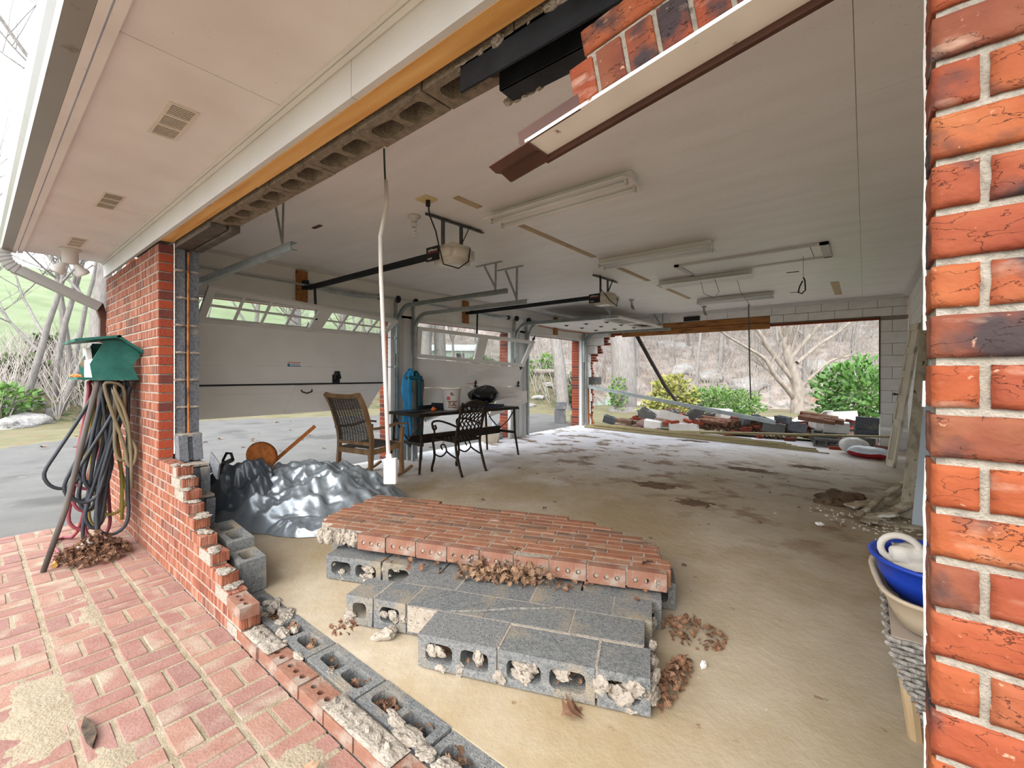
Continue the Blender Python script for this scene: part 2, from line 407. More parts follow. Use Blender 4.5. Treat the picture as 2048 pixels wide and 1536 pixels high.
# near wall: brick pier, broken stairs of brick, base row
wl = root('wall_left', loc=(-4.9, .9, -.07), kind='structure'); tag(wl, label='rough red brick pier left standing beside the broken-out wall')
wb = root('wall_left_stump', loc=(-3.2, .9, -.07), kind='structure'); tag(wb, label='stair-stepped stump of broken brick wall')
BL, BH, BD = .193, .0577, .09
def stretcher(L, m, name='brick', w=.003): return bevel_mesh(G().box(0, L, 0, BD, 0, BH), name, m, w)
ms = [stretcher(BL, BR_LEFT), stretcher(BL*.475, BR_LEFT)]
me_ = [stretcher(BL, BR_END), stretcher(BL*.475, BR_END)]
stair = {10:-3.52, 9:-3.44, 8:-3.37, 7:-3.27, 6:-3.16, 5:-3.02, 4:-2.87, 3:-2.70, 2:-2.60, 1:-2.42}
CP = .0677
gm = G(); gb = G()
for k in range(34):
    z0 = -.07+k*CP; xe = stair.get(k, -3.96) if k > 0 else -2.42
    upper = k > 10
    gg = gm if upper else gb
    gg.box(-5.864, xe-.012 if not upper else -3.966, .8535, .936, z0-.01, z0+CP-.008)
    x = xe; half = k % 2
    par = wl if upper else wb
    first = True
    while x > -5.86:
        L = BL*.475 if (half and first and upper) else BL
        if x-L < -5.87: L2 = x+5.87
        else: L2 = L
        if L2 < .04: break
        mi = 1 if L < .1 else 0
        me = (me_ if (first and upper and False) else ms)[mi]
        o = link('brick', me, par, (x-L, .85+R.uniform(-.002, .002)+(R.uniform(-.006, .01) if (first and not upper) else 0), z0+.005))
        if L2 < L:
            o.location.x = -5.87; o.scale.x = L2/L
        if first and not upper: o.rotation_euler.z = R.uniform(-.03, .05)
        x -= L+.01; first = False
gm.build('mortar', MORT_L, wl); gb.build('mortar', MORT_L, wb)
# smooth brick faces of the jamb: the end course bricks carry a plain cut face
ge = bevel_mesh(G().box(0, .006, 0, .086, 0, BH), 'brick', BR_END, .0015)
for k in range(11, 34): link('brick', ge, wl, (-3.9595, .853, -.07+k*CP+.005))
G().box(-3.962, -3.953, .9405, .9475, .70, 2.25).noise(.0015, 40).build('caulk_line', TRIMW, wl)
# mortar droppings between the wythes and on the broken steps
g = G()
for k in range(60):
    z = .72+k*.0255
    bm = bmesh.new(); bmesh.ops.create_icosphere(bm, subdivisions=1, radius=R.uniform(.010, .016))
    g.add([v.co*1+Vector((-3.975, .958+R.uniform(-.004, .002), z)) for v in bm.verts], [[v.index for v in f.verts] for f in bm.faces]); bm.free()
def lump(g, c, r, sq=.6, seed=0, sub=3):
    bm = bmesh.new(); bmesh.ops.create_icosphere(bm, subdivisions=sub, radius=1); o = Vector((seed*1.3, seed*2.1, seed*.7)); vs = []
    for v in bm.verts:
        q = 1+.38*mnoise.noise(v.co*1.5+o)+.24*mnoise.noise(v.co*3.8+o)+.14*mnoise.noise(v.co*9+o)
        vs.append(Vector((v.co.x*r[0]*q+c[0], v.co.y*r[1]*q+c[1], v.co.z*r[2]*q+c[2])))
    g.add(vs, [[v.index for v in f.verts] for f in bm.faces]); bm.free()
g.build('mortar_droppings', MORTAR, wl, kind='stuff')
g = G()
for k, xe in stair.items():
    z = -.07+(k+1)*CP
    for q in range(3): lump(g, (xe-R.uniform(.02, .1), .895+R.uniform(-.03, .03), z), (R.uniform(.02, .045), R.uniform(.02, .035), R.uniform(.005, .012)), seed=k*3+q)
g.build('mortar_lumps', MORTAR, wb, kind='stuff')

# block wythe behind the pier
bl = root('wall_left_block', loc=(-4.7, 1.03, 0), kind='structure'); tag(bl, label='grey concrete block wythe behind the brick pier')
def block_g(L=.39, H=.19, T=.143, jag=.003, seed=0, cores=2, core_w=None):
    hl = []
    w = (L-.036*(cores+1))/cores
    for c in range(cores):
        x = .036+c*(w+.036); hl.append(rrect(x, x+w, .032, T-.032, .022))
    g = G().holed(0, L, 0, T, H, hl)
    return g.noise(jag, 40, seed) if jag else g
mb_end = G()
mb_end.box(0, .39, 0, .055, 0, .193); mb_end.box(0, .39, .088, .143, 0, .193); mb_end.box(0, .35, .05, .09, 0, .193)
mbe = mb_end.noise(.0025, 50).mesh('block', BLOCK_D)
mbp = G().box(0, .39, 0, .143, 0, .193).mesh('block', BLOCK_D)
gmo = G(); bend = {0:-3.50, 1:-3.58, 2:-3.70, 3:-3.84}
for k in range(11):
    z0 = .03+k*.203
    xe = bend.get(k, -3.963)
    o = link('block', mbe, bl, (xe-.39, .957, z0))
    if k < 4: o.rotation_euler = (R.uniform(-.05, .05), R.uniform(-.04, .04), R.uniform(-.06, .06))
    x = xe-.4
    while x > -5.5:
        L = min(.39, x+5.57)
        if L < .05: break
        o = link('block', mbp, bl, (x-L, .957, z0)); o.scale.x = L/.39
        x -= .4
    gmo.box(-5.56, xe-.01, .965, 1.09, z0+.19, z0+.206)
gmo.build('mortar', MORTAR, bl)
g = G()
for k in range(3, 11):
    for y in (.985, 1.07): lump(g, (-3.955, y+R.uniform(-.01, .01), .03+k*.203-.004), (.012, .034, .009), seed=k+y)
g.build('mortar_squeeze', MORT_L, bl, kind='stuff')
G().tube([(-3.945, 1.03, .80), (-3.95, 1.027, 1.4), (-3.948, 1.03, 2.2)], .0075, 8).build('rusty_rod', RUST, bl)

# base row of bricks and blocks left at floor level
br = root('wall_base_row', loc=(-1.2, .95, -.07), kind='structure'); tag(br, label='lowest row of broken wall, cored bricks beside hollow grey blocks')
bore = [circ(.0965-.055+i*.055, .045, .0155, 10) for i in range(3)]
mcb = [G().holed(0, BL, 0, BD, BH, bore).noise(.0018, 30, s).mesh('brick', m) for s, m in ((1, BR_SLABEND), (2, BR_END))]
x = -2.42; i = 0
while x < .0:
    link('brick', mcb[0], br, (x, .85+R.uniform(-.004, .004), -.062+R.uniform(-.002, .003)), (0, 0, R.uniform(-.02, .02)))
    x += .203; i += 1
link('brick', mcb[0], br, (-2.59, .842, .067), (0, 0, -.04))
G().box(-2.6, .06, .858, .955, -.2, -.068).box(-2.5, .06, .94, .957, -.2, -.02).noise(.003, 25).build('mortar_bed', MORTAR, br)
def mortar_slab(x0, x1, seed):
    g = G()
    n = 24
    g.grid(n, 10, lambda a, b: (x0+(x1-x0)*a, .848+.094*b, .001+.012*min(1, 8*min(a, 1-a, b*.6, (1-b)*.6)+.3)+.004*mnoise.noise(Vector((a*9+seed, b*4, 0)))))
    k = int((x1-x0)/.056)
    for q in range(k):
        lump(g, (x0+.03+q*.056, .893+R.uniform(-.006, .006), .014), (.012, .011, R.uniform(.008, .020)), seed=q+seed)
    g.build('mortar_layer', MORTAR, br, smooth=False)
mortar_slab(-2.40, -2.12, 3); mortar_slab(-1.63, -1.20, 8)
mbh = [block_g(seed=s).mesh('block', BLOCK) for s in range(3)]
x = -3.56; i = 0
while x < .1:
    link('block', mbh[i % 3], br, (x, .957, -.192+R.uniform(-.003, .004)), (0, 0, R.uniform(-.008, .008)))
    x += .4; i += 1
G().box(-3.41, -3.02, .965, 1.09, -.004, .083).noise(.003, 20).build('mortar_bed', MORTAR, br)
g = G()
for q in range(22):
    xx = R.choice([R.uniform(-2.7, -2.0), R.uniform(-1.6, -.9), R.uniform(-2.7, -.9)])
    lump(g, (xx, .955+R.uniform(-.02, .05), .0), (R.uniform(.012, .045), R.uniform(.010, .022), R.uniform(.006, .014)), seed=q*1.3)
for q in range(12): lump(g, (R.uniform(-2.62, -2.2), R.uniform(.96, 1.1), .002), (R.uniform(.02, .05), R.uniform(.015, .03), R.uniform(.008, .02)), seed=q*2.1+50)
for q in range(7): lump(g, (R.uniform(-1.35, -.95), R.uniform(.965, .99), .002), (R.uniform(.03, .07), R.uniform(.015, .03), R.uniform(.008, .016)), seed=q*3.1+80)
g.build('mortar_rubble', MORTAR, br, kind='stuff')

# right brick pier, right beside the lens
rp_ = root('wall_right_pier', loc=(.6, .9, -.07), kind='structure'); tag(rp_, label='orange brick pier with grey mortar and a white caulked edge')
CR = .0697
def chip_brick(L, seed):
    bm = bmesh.new(); nx = max(4, int(L/.012)); ny = 6; nz = 6
    bmesh.ops.create_cube(bm, size=1)
    for v in bm.verts: v.co = Vector(((v.co.x+.5)*L, (v.co.y+.5)*BD, (v.co.z+.5)*.0585))
    for ax, k in ((0, nx), (1, 3), (2, 6)):
        ed = [e for e in bm.edges if abs((e.verts[0].co-e.verts[1].co).normalized()[ax]) > .9]
        bmesh.ops.subdivide_edges(bm, edges=ed, cuts=k, use_grid_fill=True)
    o = Vector((seed*3.7, seed*1.9, seed*5.3))
    for v in bm.verts:
        c = v.co; ex = min(c.x, L-c.x); ez = min(c.z, .0585-c.z); ey = c.y
        edge = max(0, 1-ex/.004)+max(0, 1-ez/.004)
        nz_ = mnoise.noise(c*45+o)
        if ey < .001:
            v.co.y += .003*min(edge, 1.4)+.0016*nz_+.0012*mnoise.noise(c*130+o)
        if ez < 1e-5: v.co.z += .0016*mnoise.noise(c*60+o)
        if ex < 1e-5: v.co.x += .002*mnoise.noise(c*55+o)
    me = bpy.data.meshes.new('brick'); bm.to_mesh(me); bm.free(); me.materials.append(BR_NEAR); me.shade_smooth(); return me
full = [chip_brick(.192, s) for s in range(4)]; clos = [chip_brick(.047, s+10) for s in range(4)]
G().box(.078, .62, .858, .938, -.07, 2.36).noise(.001, 60).build('mortar', mat('mortar_coarse_grey', ['9a9184','b3a999','c4baab'], 60, .98, .9, 260, bdist=.004, k=.55), rp_)
zj = 1.299-19*CR
for k in range(33):
    z0 = zj+k*CR+.0056
    if z0 > 2.3 or z0 < -.1: continue
    if z0 < -.066: continue
    short = (k % 2 == 0)
    x = .0735; q = 0
    if (k-19) % 2 != 0: short = True
    else: short = False
    while x < .6:
        L = .047 if (short and q == 0) else .192
        link('brick', (clos if L < .1 else full)[R.randrange(4)], rp_, (x, .85+R.uniform(-.0015, .0015), z0))
        x += L+.0105; q += 1
g = G()
for i in range(60):
    z = -.05+i*.04; w = .003+.003*abs(mnoise.noise(Vector((i*.7, 0, 0))))
    if mnoise.noise(Vector((i*.31, 4, 0))) < -.12: continue
    g.box(.0722-w*.3, .0745, .934, .9405, z, z+.0405)
g.noise(.0022, 60).build('caulk_line', TRIMW, rp_)
G().box(.125, .62, .9405, 1.1, -.07, 2.36).build('inner_wythe', BLOCK_W, rp_)

# rowlock lintel hanging over the opening, sagging at its free end
ln = root('lintel_rowlock', loc=(-.2, .9, 1.95), kind='structure'); tag(ln, label='sagging brick rowlock lintel on a white painted steel angle')
LM = Matrix.Translation((0, 0, 1.963)) @ Matrix.Rotation(-math.atan(.17), 4, 'Y')
mr_ = [bevel_mesh(G().box(0, .0577, 0, .09, 0, .092), 'brick', BR_NEAR, .0035, 2, namp=.001, seed=s) for s in range(2)]
mst = chip_brick(.192, 33)
for i in range(8): link('brick', mr_[i % 2], ln, M=LM @ Matrix.Translation((-.513+i*.0672, .85, .001)))
for i in range(2): link('brick', mst, ln, M=LM @ Matrix.Translation((-.472+i*.203, .85, .102)))
G().box(-.513, .07, .857, .935, .0, .09, LM).box(-.468, .07, .857, .935, .09, .16, LM).build('mortar', MORTAR, ln)
G().box(-.655, .071, .849, .936, -.009, -.001, LM).noise(.0006, 50).build('steel_angle', mat('white_paint_rusting', ['d8d2c8','e6e0d8'], 8, .55, spots=[(22,'7a4c30',.67,.73)]), ln)
G().box(-.672, -.50, .8495, .854, -.009, .028, LM).box(-.672, .071, .936, .940, -.014, .06, LM).build('angle_leg', BROWN, ln)
g = G().prism([(.848,-.012),(.875,-.020),(.90,-.012),(.936,-.022),(.945,-.018),(.945,-.008),(.848,-.008)], .13, LM @ Matrix.Translation((-.775,0,0)) @ Matrix(((0,0,1,0),(1,0,0,0),(0,1,0,0),(0,0,0,1))))
g.box(-.655, .071, .932, .944, -.024, -.004, LM).build('brown_trim', BROWN, ln)

# header over the broken wall
hd = root('wall_left_header', loc=(-2.4, .98, 2.25), kind='structure'); tag(hd, label='hanging row of hollow blocks and lumber plate above the broken wall')
mhb = [block_g(jag=.006, seed=s+5).mesh('block', BLOCK_H) for s in range(3)]
x = -3.96; i = 0
while x < -.6:
    link('block', mhb[i % 3], hd, (x, .957, 2.243+R.uniform(-.003, .004))); x += .4; i += 1
G().box(-5.57, .6, .96, 1.1, 2.434, 2.66).build('upper_course', BLOCK_H, hd)
G().box(-3.96, -2.45, .862, .935, 2.252, 2.292).build('lumber_plate', WOODY, hd); G().box(-2.446, .07, .862, .936, 2.250, 2.292).build('lumber_plate', WOODY, hd)
g = G().box(-.98, .07, .958, .966, 2.16, 2.245).box(-.98, .07, .958, 1.02, 2.236, 2.244).box(-.88, .07, 1.028, 1.036, 2.16, 2.244).box(-.88, .07, 1.03, 1.10, 2.16, 2.168)
g.build('steel_lintel', STEELK, hd)
g = G()
for q in range(14): lump(g, (-.98+q*.03+R.uniform(-.02, .02), .97+R.uniform(-.01, .03), 2.245), (R.uniform(.02, .04), .02, R.uniform(.008, .02)), seed=q)
for q in range(5): lump(g, (-.9+q*.03, 1.1, 2.17), (.02, .012, .012), seed=q+30)
g.build('mortar_lumps', MORT_L, hd, kind='stuff')
G().box(-3.95, -3.2, .95, 1.04, 2.215, 2.24).box(-3.9, -3.15, 1.05, 1.1, 2.20, 2.24).build('steel_angle', mat('weathered_steel', ['4d4540','6c635a'], 10, .6, metal=.3), hd)

# eaves: frieze, soffit, gutter
ev = root('soffit', loc=(-2.4, .55, 2.4), kind='structure'); tag(ev, label='white boxed soffit with frieze board along the eaves')
xb = [-5.92, -3.93, -1.89, .9]
for a, b_ in zip(xb, xb[1:]): G().box(a+.0015, b_-.0015, .30, .835, 2.40, 2.412).build('panel', SOFF, ev)
G().box(-5.92, .9, .29, .955, 2.413, 2.43).build('backing', BROWN, ev)
G().box(-5.92, -1.4, .838, .8615, 2.252, 2.40).build('frieze_board', WHITE, ev); G().box(-1.397, .07, .838, .862, 2.252, 2.40).build('frieze_board', WHITE, ev)
g = G()
for (y, z, r) in ((.832, 2.39, .012), (.815, 2.398, .008)): g.tube([(-5.92, y, z), (.9, y, z)], r, 8)
g.build('cove_molding', WHITE, ev)
G().box(-5.92, .9, .268, .299, 2.375, 2.41).build('edge_strip', SOFF, ev)
G().box(-5.93, .9, .235, .262, 2.372, 2.56).build('fascia_board', SOFF, ev)
G().box(-5.94, -5.915, .24, .9, 2.40, 2.60).build('end_board', WHITE, ev)
gut = root('gutter', 'white metal gutter with its downspout running along the eaves', 'gutter', (-2.4, .18, 2.35))
prof = [(.234,2.50),(.234,2.375),(.172,2.372),(.164,2.40),(.148,2.425),(.138,2.46),(.138,2.50),(.146,2.50),(.146,2.465),(.156,2.435),(.172,2.405),(.178,2.380),(.228,2.382),(.228,2.50)]
n_ = len(prof); vs = [(x, y, z) for x in (-5.95, .9) for y, z in prof]
G().add(vs, [(i, (i+1) % n_, n_+(i+1) % n_, n_+i) for i in range(n_)]+[tuple(range(n_)), tuple(range(2*n_-1, n_-1, -1))]).build('trough', GUTW, gut)
def rect_tube(pts, w, h, ups):
    g = G(); vs = []
    for p, (d, u) in zip(pts, ups):
        p = Vector(p); d = Vector(d).normalized(); u = Vector(u); r = d.cross(u).normalized(); u = r.cross(d).normalized()
        vs += [p+r*w/2+u*h/2, p-r*w/2+u*h/2, p-r*w/2-u*h/2, p+r*w/2-u*h/2]
    k = len(pts)
    g.add(vs, [(i*4+j, i*4+(j+1) % 4, (i+1)*4+(j+1) % 4, (i+1)*4+j) for i in range(k-1) for j in range(4)]+[(3,2,1,0), ((k-1)*4, (k-1)*4+1, (k-1)*4+2, (k-1)*4+3)])
    return g
# elbow with ribs, then a sloping pipe back to the wall and down it
el = [(-5.86, .18, 2.38)]; dirs = [((0,0,-1), (1,0,0))]
for q in range(1, 13):
    a = q/12*math.radians(68); bul = 1.0
    el.append((-5.86, .18+.16*(1-math.cos(a)), 2.36-.16*math.sin(a))); dirs.append(((0, math.sin(a), -math.cos(a)), (1,0,0)))
g = G()
for q in range(12):
    gg = rect_tube(el[q:q+2], .088-.008*(q % 2), .105-.008*(q % 2), dirs[q:q+2]); g.add(gg.v, gg.f)
g.build('ribbed_elbow', GUTW, gut)
p0 = Vector(el[-1]); dd = Vector(dirs[-1][0]); p1 = Vector((-5.86, .80, 1.95))
rect_tube([p0, p1], .078, .10, [((p1-p0), (1,0,0))]*2).build('sloping_pipe', GUTW, gut)
rect_tube([(-5.90, .80, 1.98), (-5.93, .84, 1.84), (-5.93, .84, 1.6)], .06, .08, [((0,.3,-1), (1,0,0)), ((0,.1,-1), (1,0,0)), ((0,0,-1), (1,0,0))]).build('broken_elbow', BROWN, gut)
mv = None
for i, x in enumerate((-2.385, -3.79, -5.17)):
    if mv is None:
        vr = root('soffit_vent', 'louvred soffit vent farthest from the twin floodlights', 'vent', (x, .565, 2.40), group='louvred vents in the soffit')
        g = G().holed(-.175, .175, -.053, .053, .006, [rrect(-.165+a*.115, -.062+a*.115, -.041, .041, .004) for a in range(3)]); g.xf(Matrix.Translation((0,0,-.006)))
        g.build('frame', mat('vent_paint', ['d2c6ba','d8cdc2'], 6, .6), vr, local=True)
        for a in range(3):
            for q in range(7):
                G().box(-.0066, .0066, -.041, .041, 0, .002, RT((-.157+a*.115+q*.0145, 0, -.004), 0, .3, 0)).build('louvre', MATS['vent_paint'], vr, local=True)
        mv = vr
    else:
        c = copy_tree(mv); c.location.x = x; c['label'] = ['', 'louvred soffit vent between two other soffit vents', 'louvred soffit vent beside the twin floodlights'][i]
fl = root('flood_light', 'twin white floodlight heads on a round box under the soffit corner', 'light', (-5.55, .55, 2.4))
G().lathe([(0,0),(.075,0),(.075,-.012),(.055,-.02),(.055,-.13),(0,-.135)], 20, (-5.5, .56, 2.40)).build('junction_box', WHITE, fl, smooth=True)
for s in (-1, 1):
    g = G().lathe([(0,.0),(.022,.0),(.03,-.04),(.052,-.075),(.055,-.10),(.05,-.103),(0,-.092)], 18); g.xf(RT((-5.5, .56+s*.035, 2.275), s*.55, .25, 0))
    g.build('lamp_head', WHITE, fl, smooth=True)

# ceiling
cl = root('ceiling', loc=(-2.4, 5.5, 2.654), kind='structure'); tag(cl, label='off-white panelled garage ceiling')
xs = [-5.57, -4.87, -2.45, -.035, .62]; ys = [1.1, 1.55, 2.75, 3.95, 5.15, 6.35, 7.55, 8.75, 9.95]
for a, b_ in zip(xs, xs[1:]):
    for c, d in zip(ys, ys[1:]): G().box(a+.001, b_-.001, c+.0012, d-.0012, 2.654+R.uniform(0, .0015), 2.668).build('panel', CEIL, cl)
G().box(-6, .9, 1.0, 10.3, 2.67, 2.72).build('backing', BROWN, cl)
BAT = mat('bare_batten', ['b39a78','c2ab8a'], 8, .7)
for a, b_ in ((2.35, 2.62), (3.1, 4.56), (4.95, 6.2), (6.6, 8.12)): G().box(-2.485, -2.425, a, b_, 2.6465, 2.654).build('batten', BAT, cl)
G().box(-.40, -.30, 8.0, 9.3, 2.650, 2.654).build('bare_patch', BAT, cl)
G().box(-5.57, .6, 9.86, 9.92, 2.59, 2.654).build('crown_molding', WHITE, cl); G().box(.50, .57, 1.1, 9.9, 2.59, 2.654).build('crown_molding', WHITE, cl)

# wall with the three garage doors
dw = root('wall_doors', loc=(-5.7, 5.5, 0), kind='structure'); tag(dw, label='white wall with three garage door openings and brick piers')
PANEL = mat('wall_panel_paint', ['e0dbd4','e8e4de'], 3, .6, .08, 50)
G().box(-5.80, -5.57, 1.1, 9.92, 2.16, 2.654).build('header_board', PANEL, dw)
for y0, y1 in ((1.5, 4.0), (4.44, 6.87), (7.37, 9.72)): G().box(-5.60, -5.555, y0-.03, y1+.03, 2.135, 2.20).build('stop_molding', WHITE, dw)
G().box(-5.575, -5.56, 1.1, 9.92, 2.44, 2.47).box(-5.59, -5.54, 1.1, 9.92, 2.62, 2.654).build('cornice_strip', WHITE, dw)
G().box(-5.87, -5.70, 1.0, 10.1, 2.16, 2.45).build('outer_header', BR_END, dw)
pb = bevel_mesh(G().box(0, .20, 0, .09, 0, BH), 'brick', BR_END, .003); pb2 = bevel_mesh(G().box(0, .09, 0, .193, 0, BH), 'brick', BR_END, .003)
for (y0, y1) in ((4.0, 4.44), (6.87, 7.37), (9.72, 9.98)):
    G().box(-5.86, -5.63, y0+.006, y1-.006, -.12, 2.2).build('mortar', MORT_L, dw)
    for k in range(33): link('brick', pb, dw, (-5.87, y0, -.10+k*CP)); 
    g = G().box(-5.64, -5.57, y0-.01, y1+.01, 0, 2.2)
    g.build('casing_board', WHITE, dw)
    for y in (y0+.02, (y0+y1)/2): G().box(-5.57, -5.556, y, y+.11, 0, 2.16).build('casing_strip', WHITE, dw)
G().box(-5.86, -5.57, .96, 1.5, -.1, 2.2).build('corner_pier', BLOCK_W, dw)

# far wall of painted block, knocked open
fw = root('wall_far', loc=(-2.5, 10, 0), kind='structure'); tag(fw, label='white painted block wall with a large hole knocked through')
mw = {}
def wblock(x0, x1, z0, h=.197, y=9.92):
    key = (round(x1-x0, 3), h)
    if key not in mw: mw[key] = bevel_mesh(G().box(0, key[0], 0, .143, 0, h), 'block', BLOCK_W, .003)
    return link('block', mw[key], fw, (x0, y, z0))
for k in range(12):
    z = -.0+k*.203
    if z < 2.23:
        if k % 2: wblock(.205, .57, z)
        else: wblock(.205, .36, z); wblock(.366, .57, z)
xx = [-1.46, -1.23, -.83, -.43, -.03, .37, .57]
for a, b_ in zip(xx, xx[1:]): wblock(a, b_-.006, 2.30, .15)
xx = [-5.5, -5.03, -4.63, -4.23, -3.83, -3.43, -3.03, -2.63, -2.23, -1.83, -1.43, -1.03, -.63, -.23, .17, .57]
for a, b_ in zip(xx, xx[1:]): wblock(a, b_-.006, 2.456, .197)
for k in range(12):
    z = k*.203
    if z > 2.05: xe = -4.94
    elif z > 1.85: xe = -5.13
    elif z > 1.65: xe = -5.31
    else: xe = -5.49+R.uniform(-.02, .02)
    wblock(-5.57, xe, z)
    for q in range(3):
        zz = z+q*.0677; L = R.uniform(.02, .16) if z > 1.6 else R.uniform(-.04, .02)
        if xe+L > -5.56: link('brick', bevel_mesh(G().box(-5.85, xe+L, 10.1, 10.19, zz, zz+.058), 'brick', BR_END, .003), fw)
G().box(-5.56, .56, 9.93, 10.05, 2.455, 2.66).box(.21, .56, 9.93, 10.05, 0, 2.3).box(-1.45, .56, 9.93, 10.05, 2.305, 2.45).build('mortar', MORT_L, fw)
G().box(-4.6, -1.47, 9.94, 9.98, 2.33, 2.45).build('beam_board', WOODB, fw); G().box(-4.6, -1.47, 9.96, 10.0, 2.20, 2.32).build('beam_board', WOODB, fw)
G().box(-3.12, -2.78, 9.90, 9.93, 2.46, 2.56).build('hole_shade_panel', BLACK, fw)  # black box stands in for the shade inside a hole in the wall
G().box(.19, .205, 9.91, 10.06, .6, 2.30).box(-1.46, .205, 9.91, 10.06, 2.288, 2.30).build('frame_edge', BROWN, fw)
G().box(-5.6, .62, 10.06, 10.19, 2.26, 2.7).build('outer_brick', BR_END, fw)
G().box(.21, .57, 10.08, 10.19, -.1, 2.3).build('outer_brick', BR_END, fw)

# right wall
rw = root('wall_right', loc=(.6, 5.5, 0), kind='structure'); tag(rw, label='white painted block wall on the right with a plain door frame')
mcourse = G().box(0, .143, 1.1, 9.92, 0, .197).mesh('block_course', BLOCK_W)
for k in range(13): link('block_course', mcourse, rw, (.57, 0, .004+k*.203))
G().box(.58, .70, 1.1, 9.92, 0, 2.654).build('mortar', MORT_L, rw)
G().box(.555, .57, 6.55, 6.67, 0, 2.1).box(.555, .57, 7.45, 7.57, 0, 2.1).box(.555, .57, 6.55, 7.57, 2.1, 2.22).build('door_casing', WHITE, rw)
# ------------------------------------------------------------------ the ground outside
SNH, CSH = math.sin(math.radians(38.9)), math.cos(math.radians(38.9))
def interp(t, x):
    if x <= t[0][0]: return t[0][1]
    for (a, p), (b_, q) in zip(t, t[1:]):
        if x <= b_: return p+(q-p)*(x-a)/(b_-a)
    return t[-1][1]
def hdir(ph):
    a = math.radians(ph); return (-SNH*math.cos(a)+CSH*math.sin(a), CSH*math.cos(a)+SNH*math.sin(a))
R1 = [(-60,12),(-50,12.6),(-43,13.9),(-35,16.1),(-18,15.8),(5,15.5),(8,12.5),(10,11),(60,11)]
R2 = [(-60,16.5),(-46,17.3),(-35,19.5),(-18,19),(0,18.6),(8,19),(12,21),(60,21)]
ZP = {   # height against range: left, middle, right
 'l': [(0,0),(1,0),(4,1.0),(7,1.9),(10,2.3),(62,14.5),(90,19),(110,19)],
 'm': [(0,0),(1.5,.2),(4,1.3),(10,2.2),(22,6),(70,26),(110,32)],
 'r': [(0,0),(.6,-.35),(3.4,-.35),(4.2,.1),(8,2.2),(24,9),(60,27),(110,36)]}
def ground_z(x, y):
    r = math.hypot(x, y); ph = math.degrees(math.atan2(x*CSH+y*SNH, -x*SNH+y*CSH))
    q = r-interp(R2, ph)
    if q <= 0: z = 0
    else:
        wl_ = max(0, min(1, (-14-ph)/12)); wr = max(0, min(1, (ph-4)/6)); wm = 1-wl_-wr
        z = wl_*interp(ZP['l'], q)+wm*interp(ZP['m'], q)+wr*interp(ZP['r'], q)
        z += min(1, q/6)*(.5*mnoise.noise(Vector((x*.12, y*.12, 0)))+.16*mnoise.noise(Vector((x*.6, y*.6, 3))))
    return -.09+z-(.03 if r > interp(R1, ph) else 0)
ASPH = mat('driveway_grey', ['aeaaa5','bbb8b3','c6c2bc'], 2.2, .9, .25, 90, spots=[(.9,'94928c',.58,.68),(6,'cfcabf',.62,.72),(34,'7c776f',.68,.74)], detail=8, k=0.2)
LAWN = mat('thin_lawn', ['8f8a62','a9a276','b8ab8c'], 1.6, .95, .7, 40, spots=[(4,'b39a7a',.52,.64),(9,'8a9a55',.58,.68)], detail=8, k=0.33)
BANK = mat('leafy_bank', ['5c5a42','7c7256','94866a'], 1.8, .95, 1, 14, spots=[(4,'55693a',.52,.62),(7,'a6937c',.60,.70)], detail=9, bdist=.08, k=0.6)
PAST = mat('green_pasture', ['93a672','a4b682','b0c092'], .5, .95, .4, 20, spots=[(1.1,'b6a787',.62,.72)], detail=8, k=0.33)
LITT = mat('leaf_litter', ['8a7a6e','a8988c','c0b2a8','cdc2ba'], 1.3, .95, 1, 10, spots=[(2.4,'8f8f8c',.56,.66),(1.2,'b08c74',.60,.70),(3,'6f7f48',.63,.71),(6,'6a5443',.62,.72)], detail=10, bdist=.08, k=0.52)
CREEK = mat('creek_water', ['6e7f74','8a988c'], 3, .15, .1, 20)
radii = [0, 4, 8, 10]+[11+.5*i for i in range(38)]+[31+1.6*i for i in range(26)]+[75, 85, 100, 130]
phis = [-78+1.0*i for i in range(157)]
def ground_part(name, label, m, sel):
    g = G(); idx = {}
    def vid(i, j):
        if (i, j) not in idx:
            dx, dy = hdir(phis[j]); x = dx*radii[i]; y = dy*radii[i]; idx[(i, j)] = len(g.v); g.v.append((x, y, ground_z(x, y)))
        return idx[(i, j)]
    for i in range(len(radii)-1):
        for j in range(len(phis)-1):
            if sel((radii[i]+radii[i+1])/2, phis[j]+.5) and radii[i+1] > 0:
                q = [vid(i, j), vid(i, j+1), vid(i+1, j+1), vid(i+1, j)]
                g.f.append(tuple(q))
    return g.build(name, m, kind='structure', label=label, smooth=True)
jit = lambda r, ph: .9*mnoise.noise(Vector((r*.5, ph*.35, 1)))
def zone(r, ph):
    if r < interp(R1, ph): return 'd'
    q = r-interp(R2, ph)+jit(r, ph)
    if q < .3: return 'g'
    if ph > 9 and q < 3.6: return 'c' if q > .8 else 'g'
    if ph < -12: return 'b' if q < 8.5 else 'p'
    if ph < 6 and q < 5: return 'b'
    return 'l'
ground_part('driveway', 'grey paved driveway outside the garage doors', ASPH, lambda r, p: zone(r, p) == 'd')
ground_part('lawn', 'thin patchy lawn between driveway and creek bank', LAWN, lambda r, p: zone(r, p) == 'g')
ground_part('creek_bank', 'brushy creek bank rising beyond the lawn', BANK, lambda r, p: zone(r, p) == 'b')
ground_part('pasture_hill', 'green grassy hill beyond the creek', PAST, lambda r, p: zone(r, p) == 'p')
ground_part('leafy_hillside', 'steep hillside covered in fallen leaves and rock', LITT, lambda r, p: zone(r, p) == 'l')
ground_part('creek', 'narrow green creek below the hillside', CREEK, lambda r, p: zone(r, p) == 'c')
G().lathe([(0,0),(130,0)], 48, (0,0,-.6)).build('far_ground', LAWN, kind='structure', label='flat earth under the whole site')
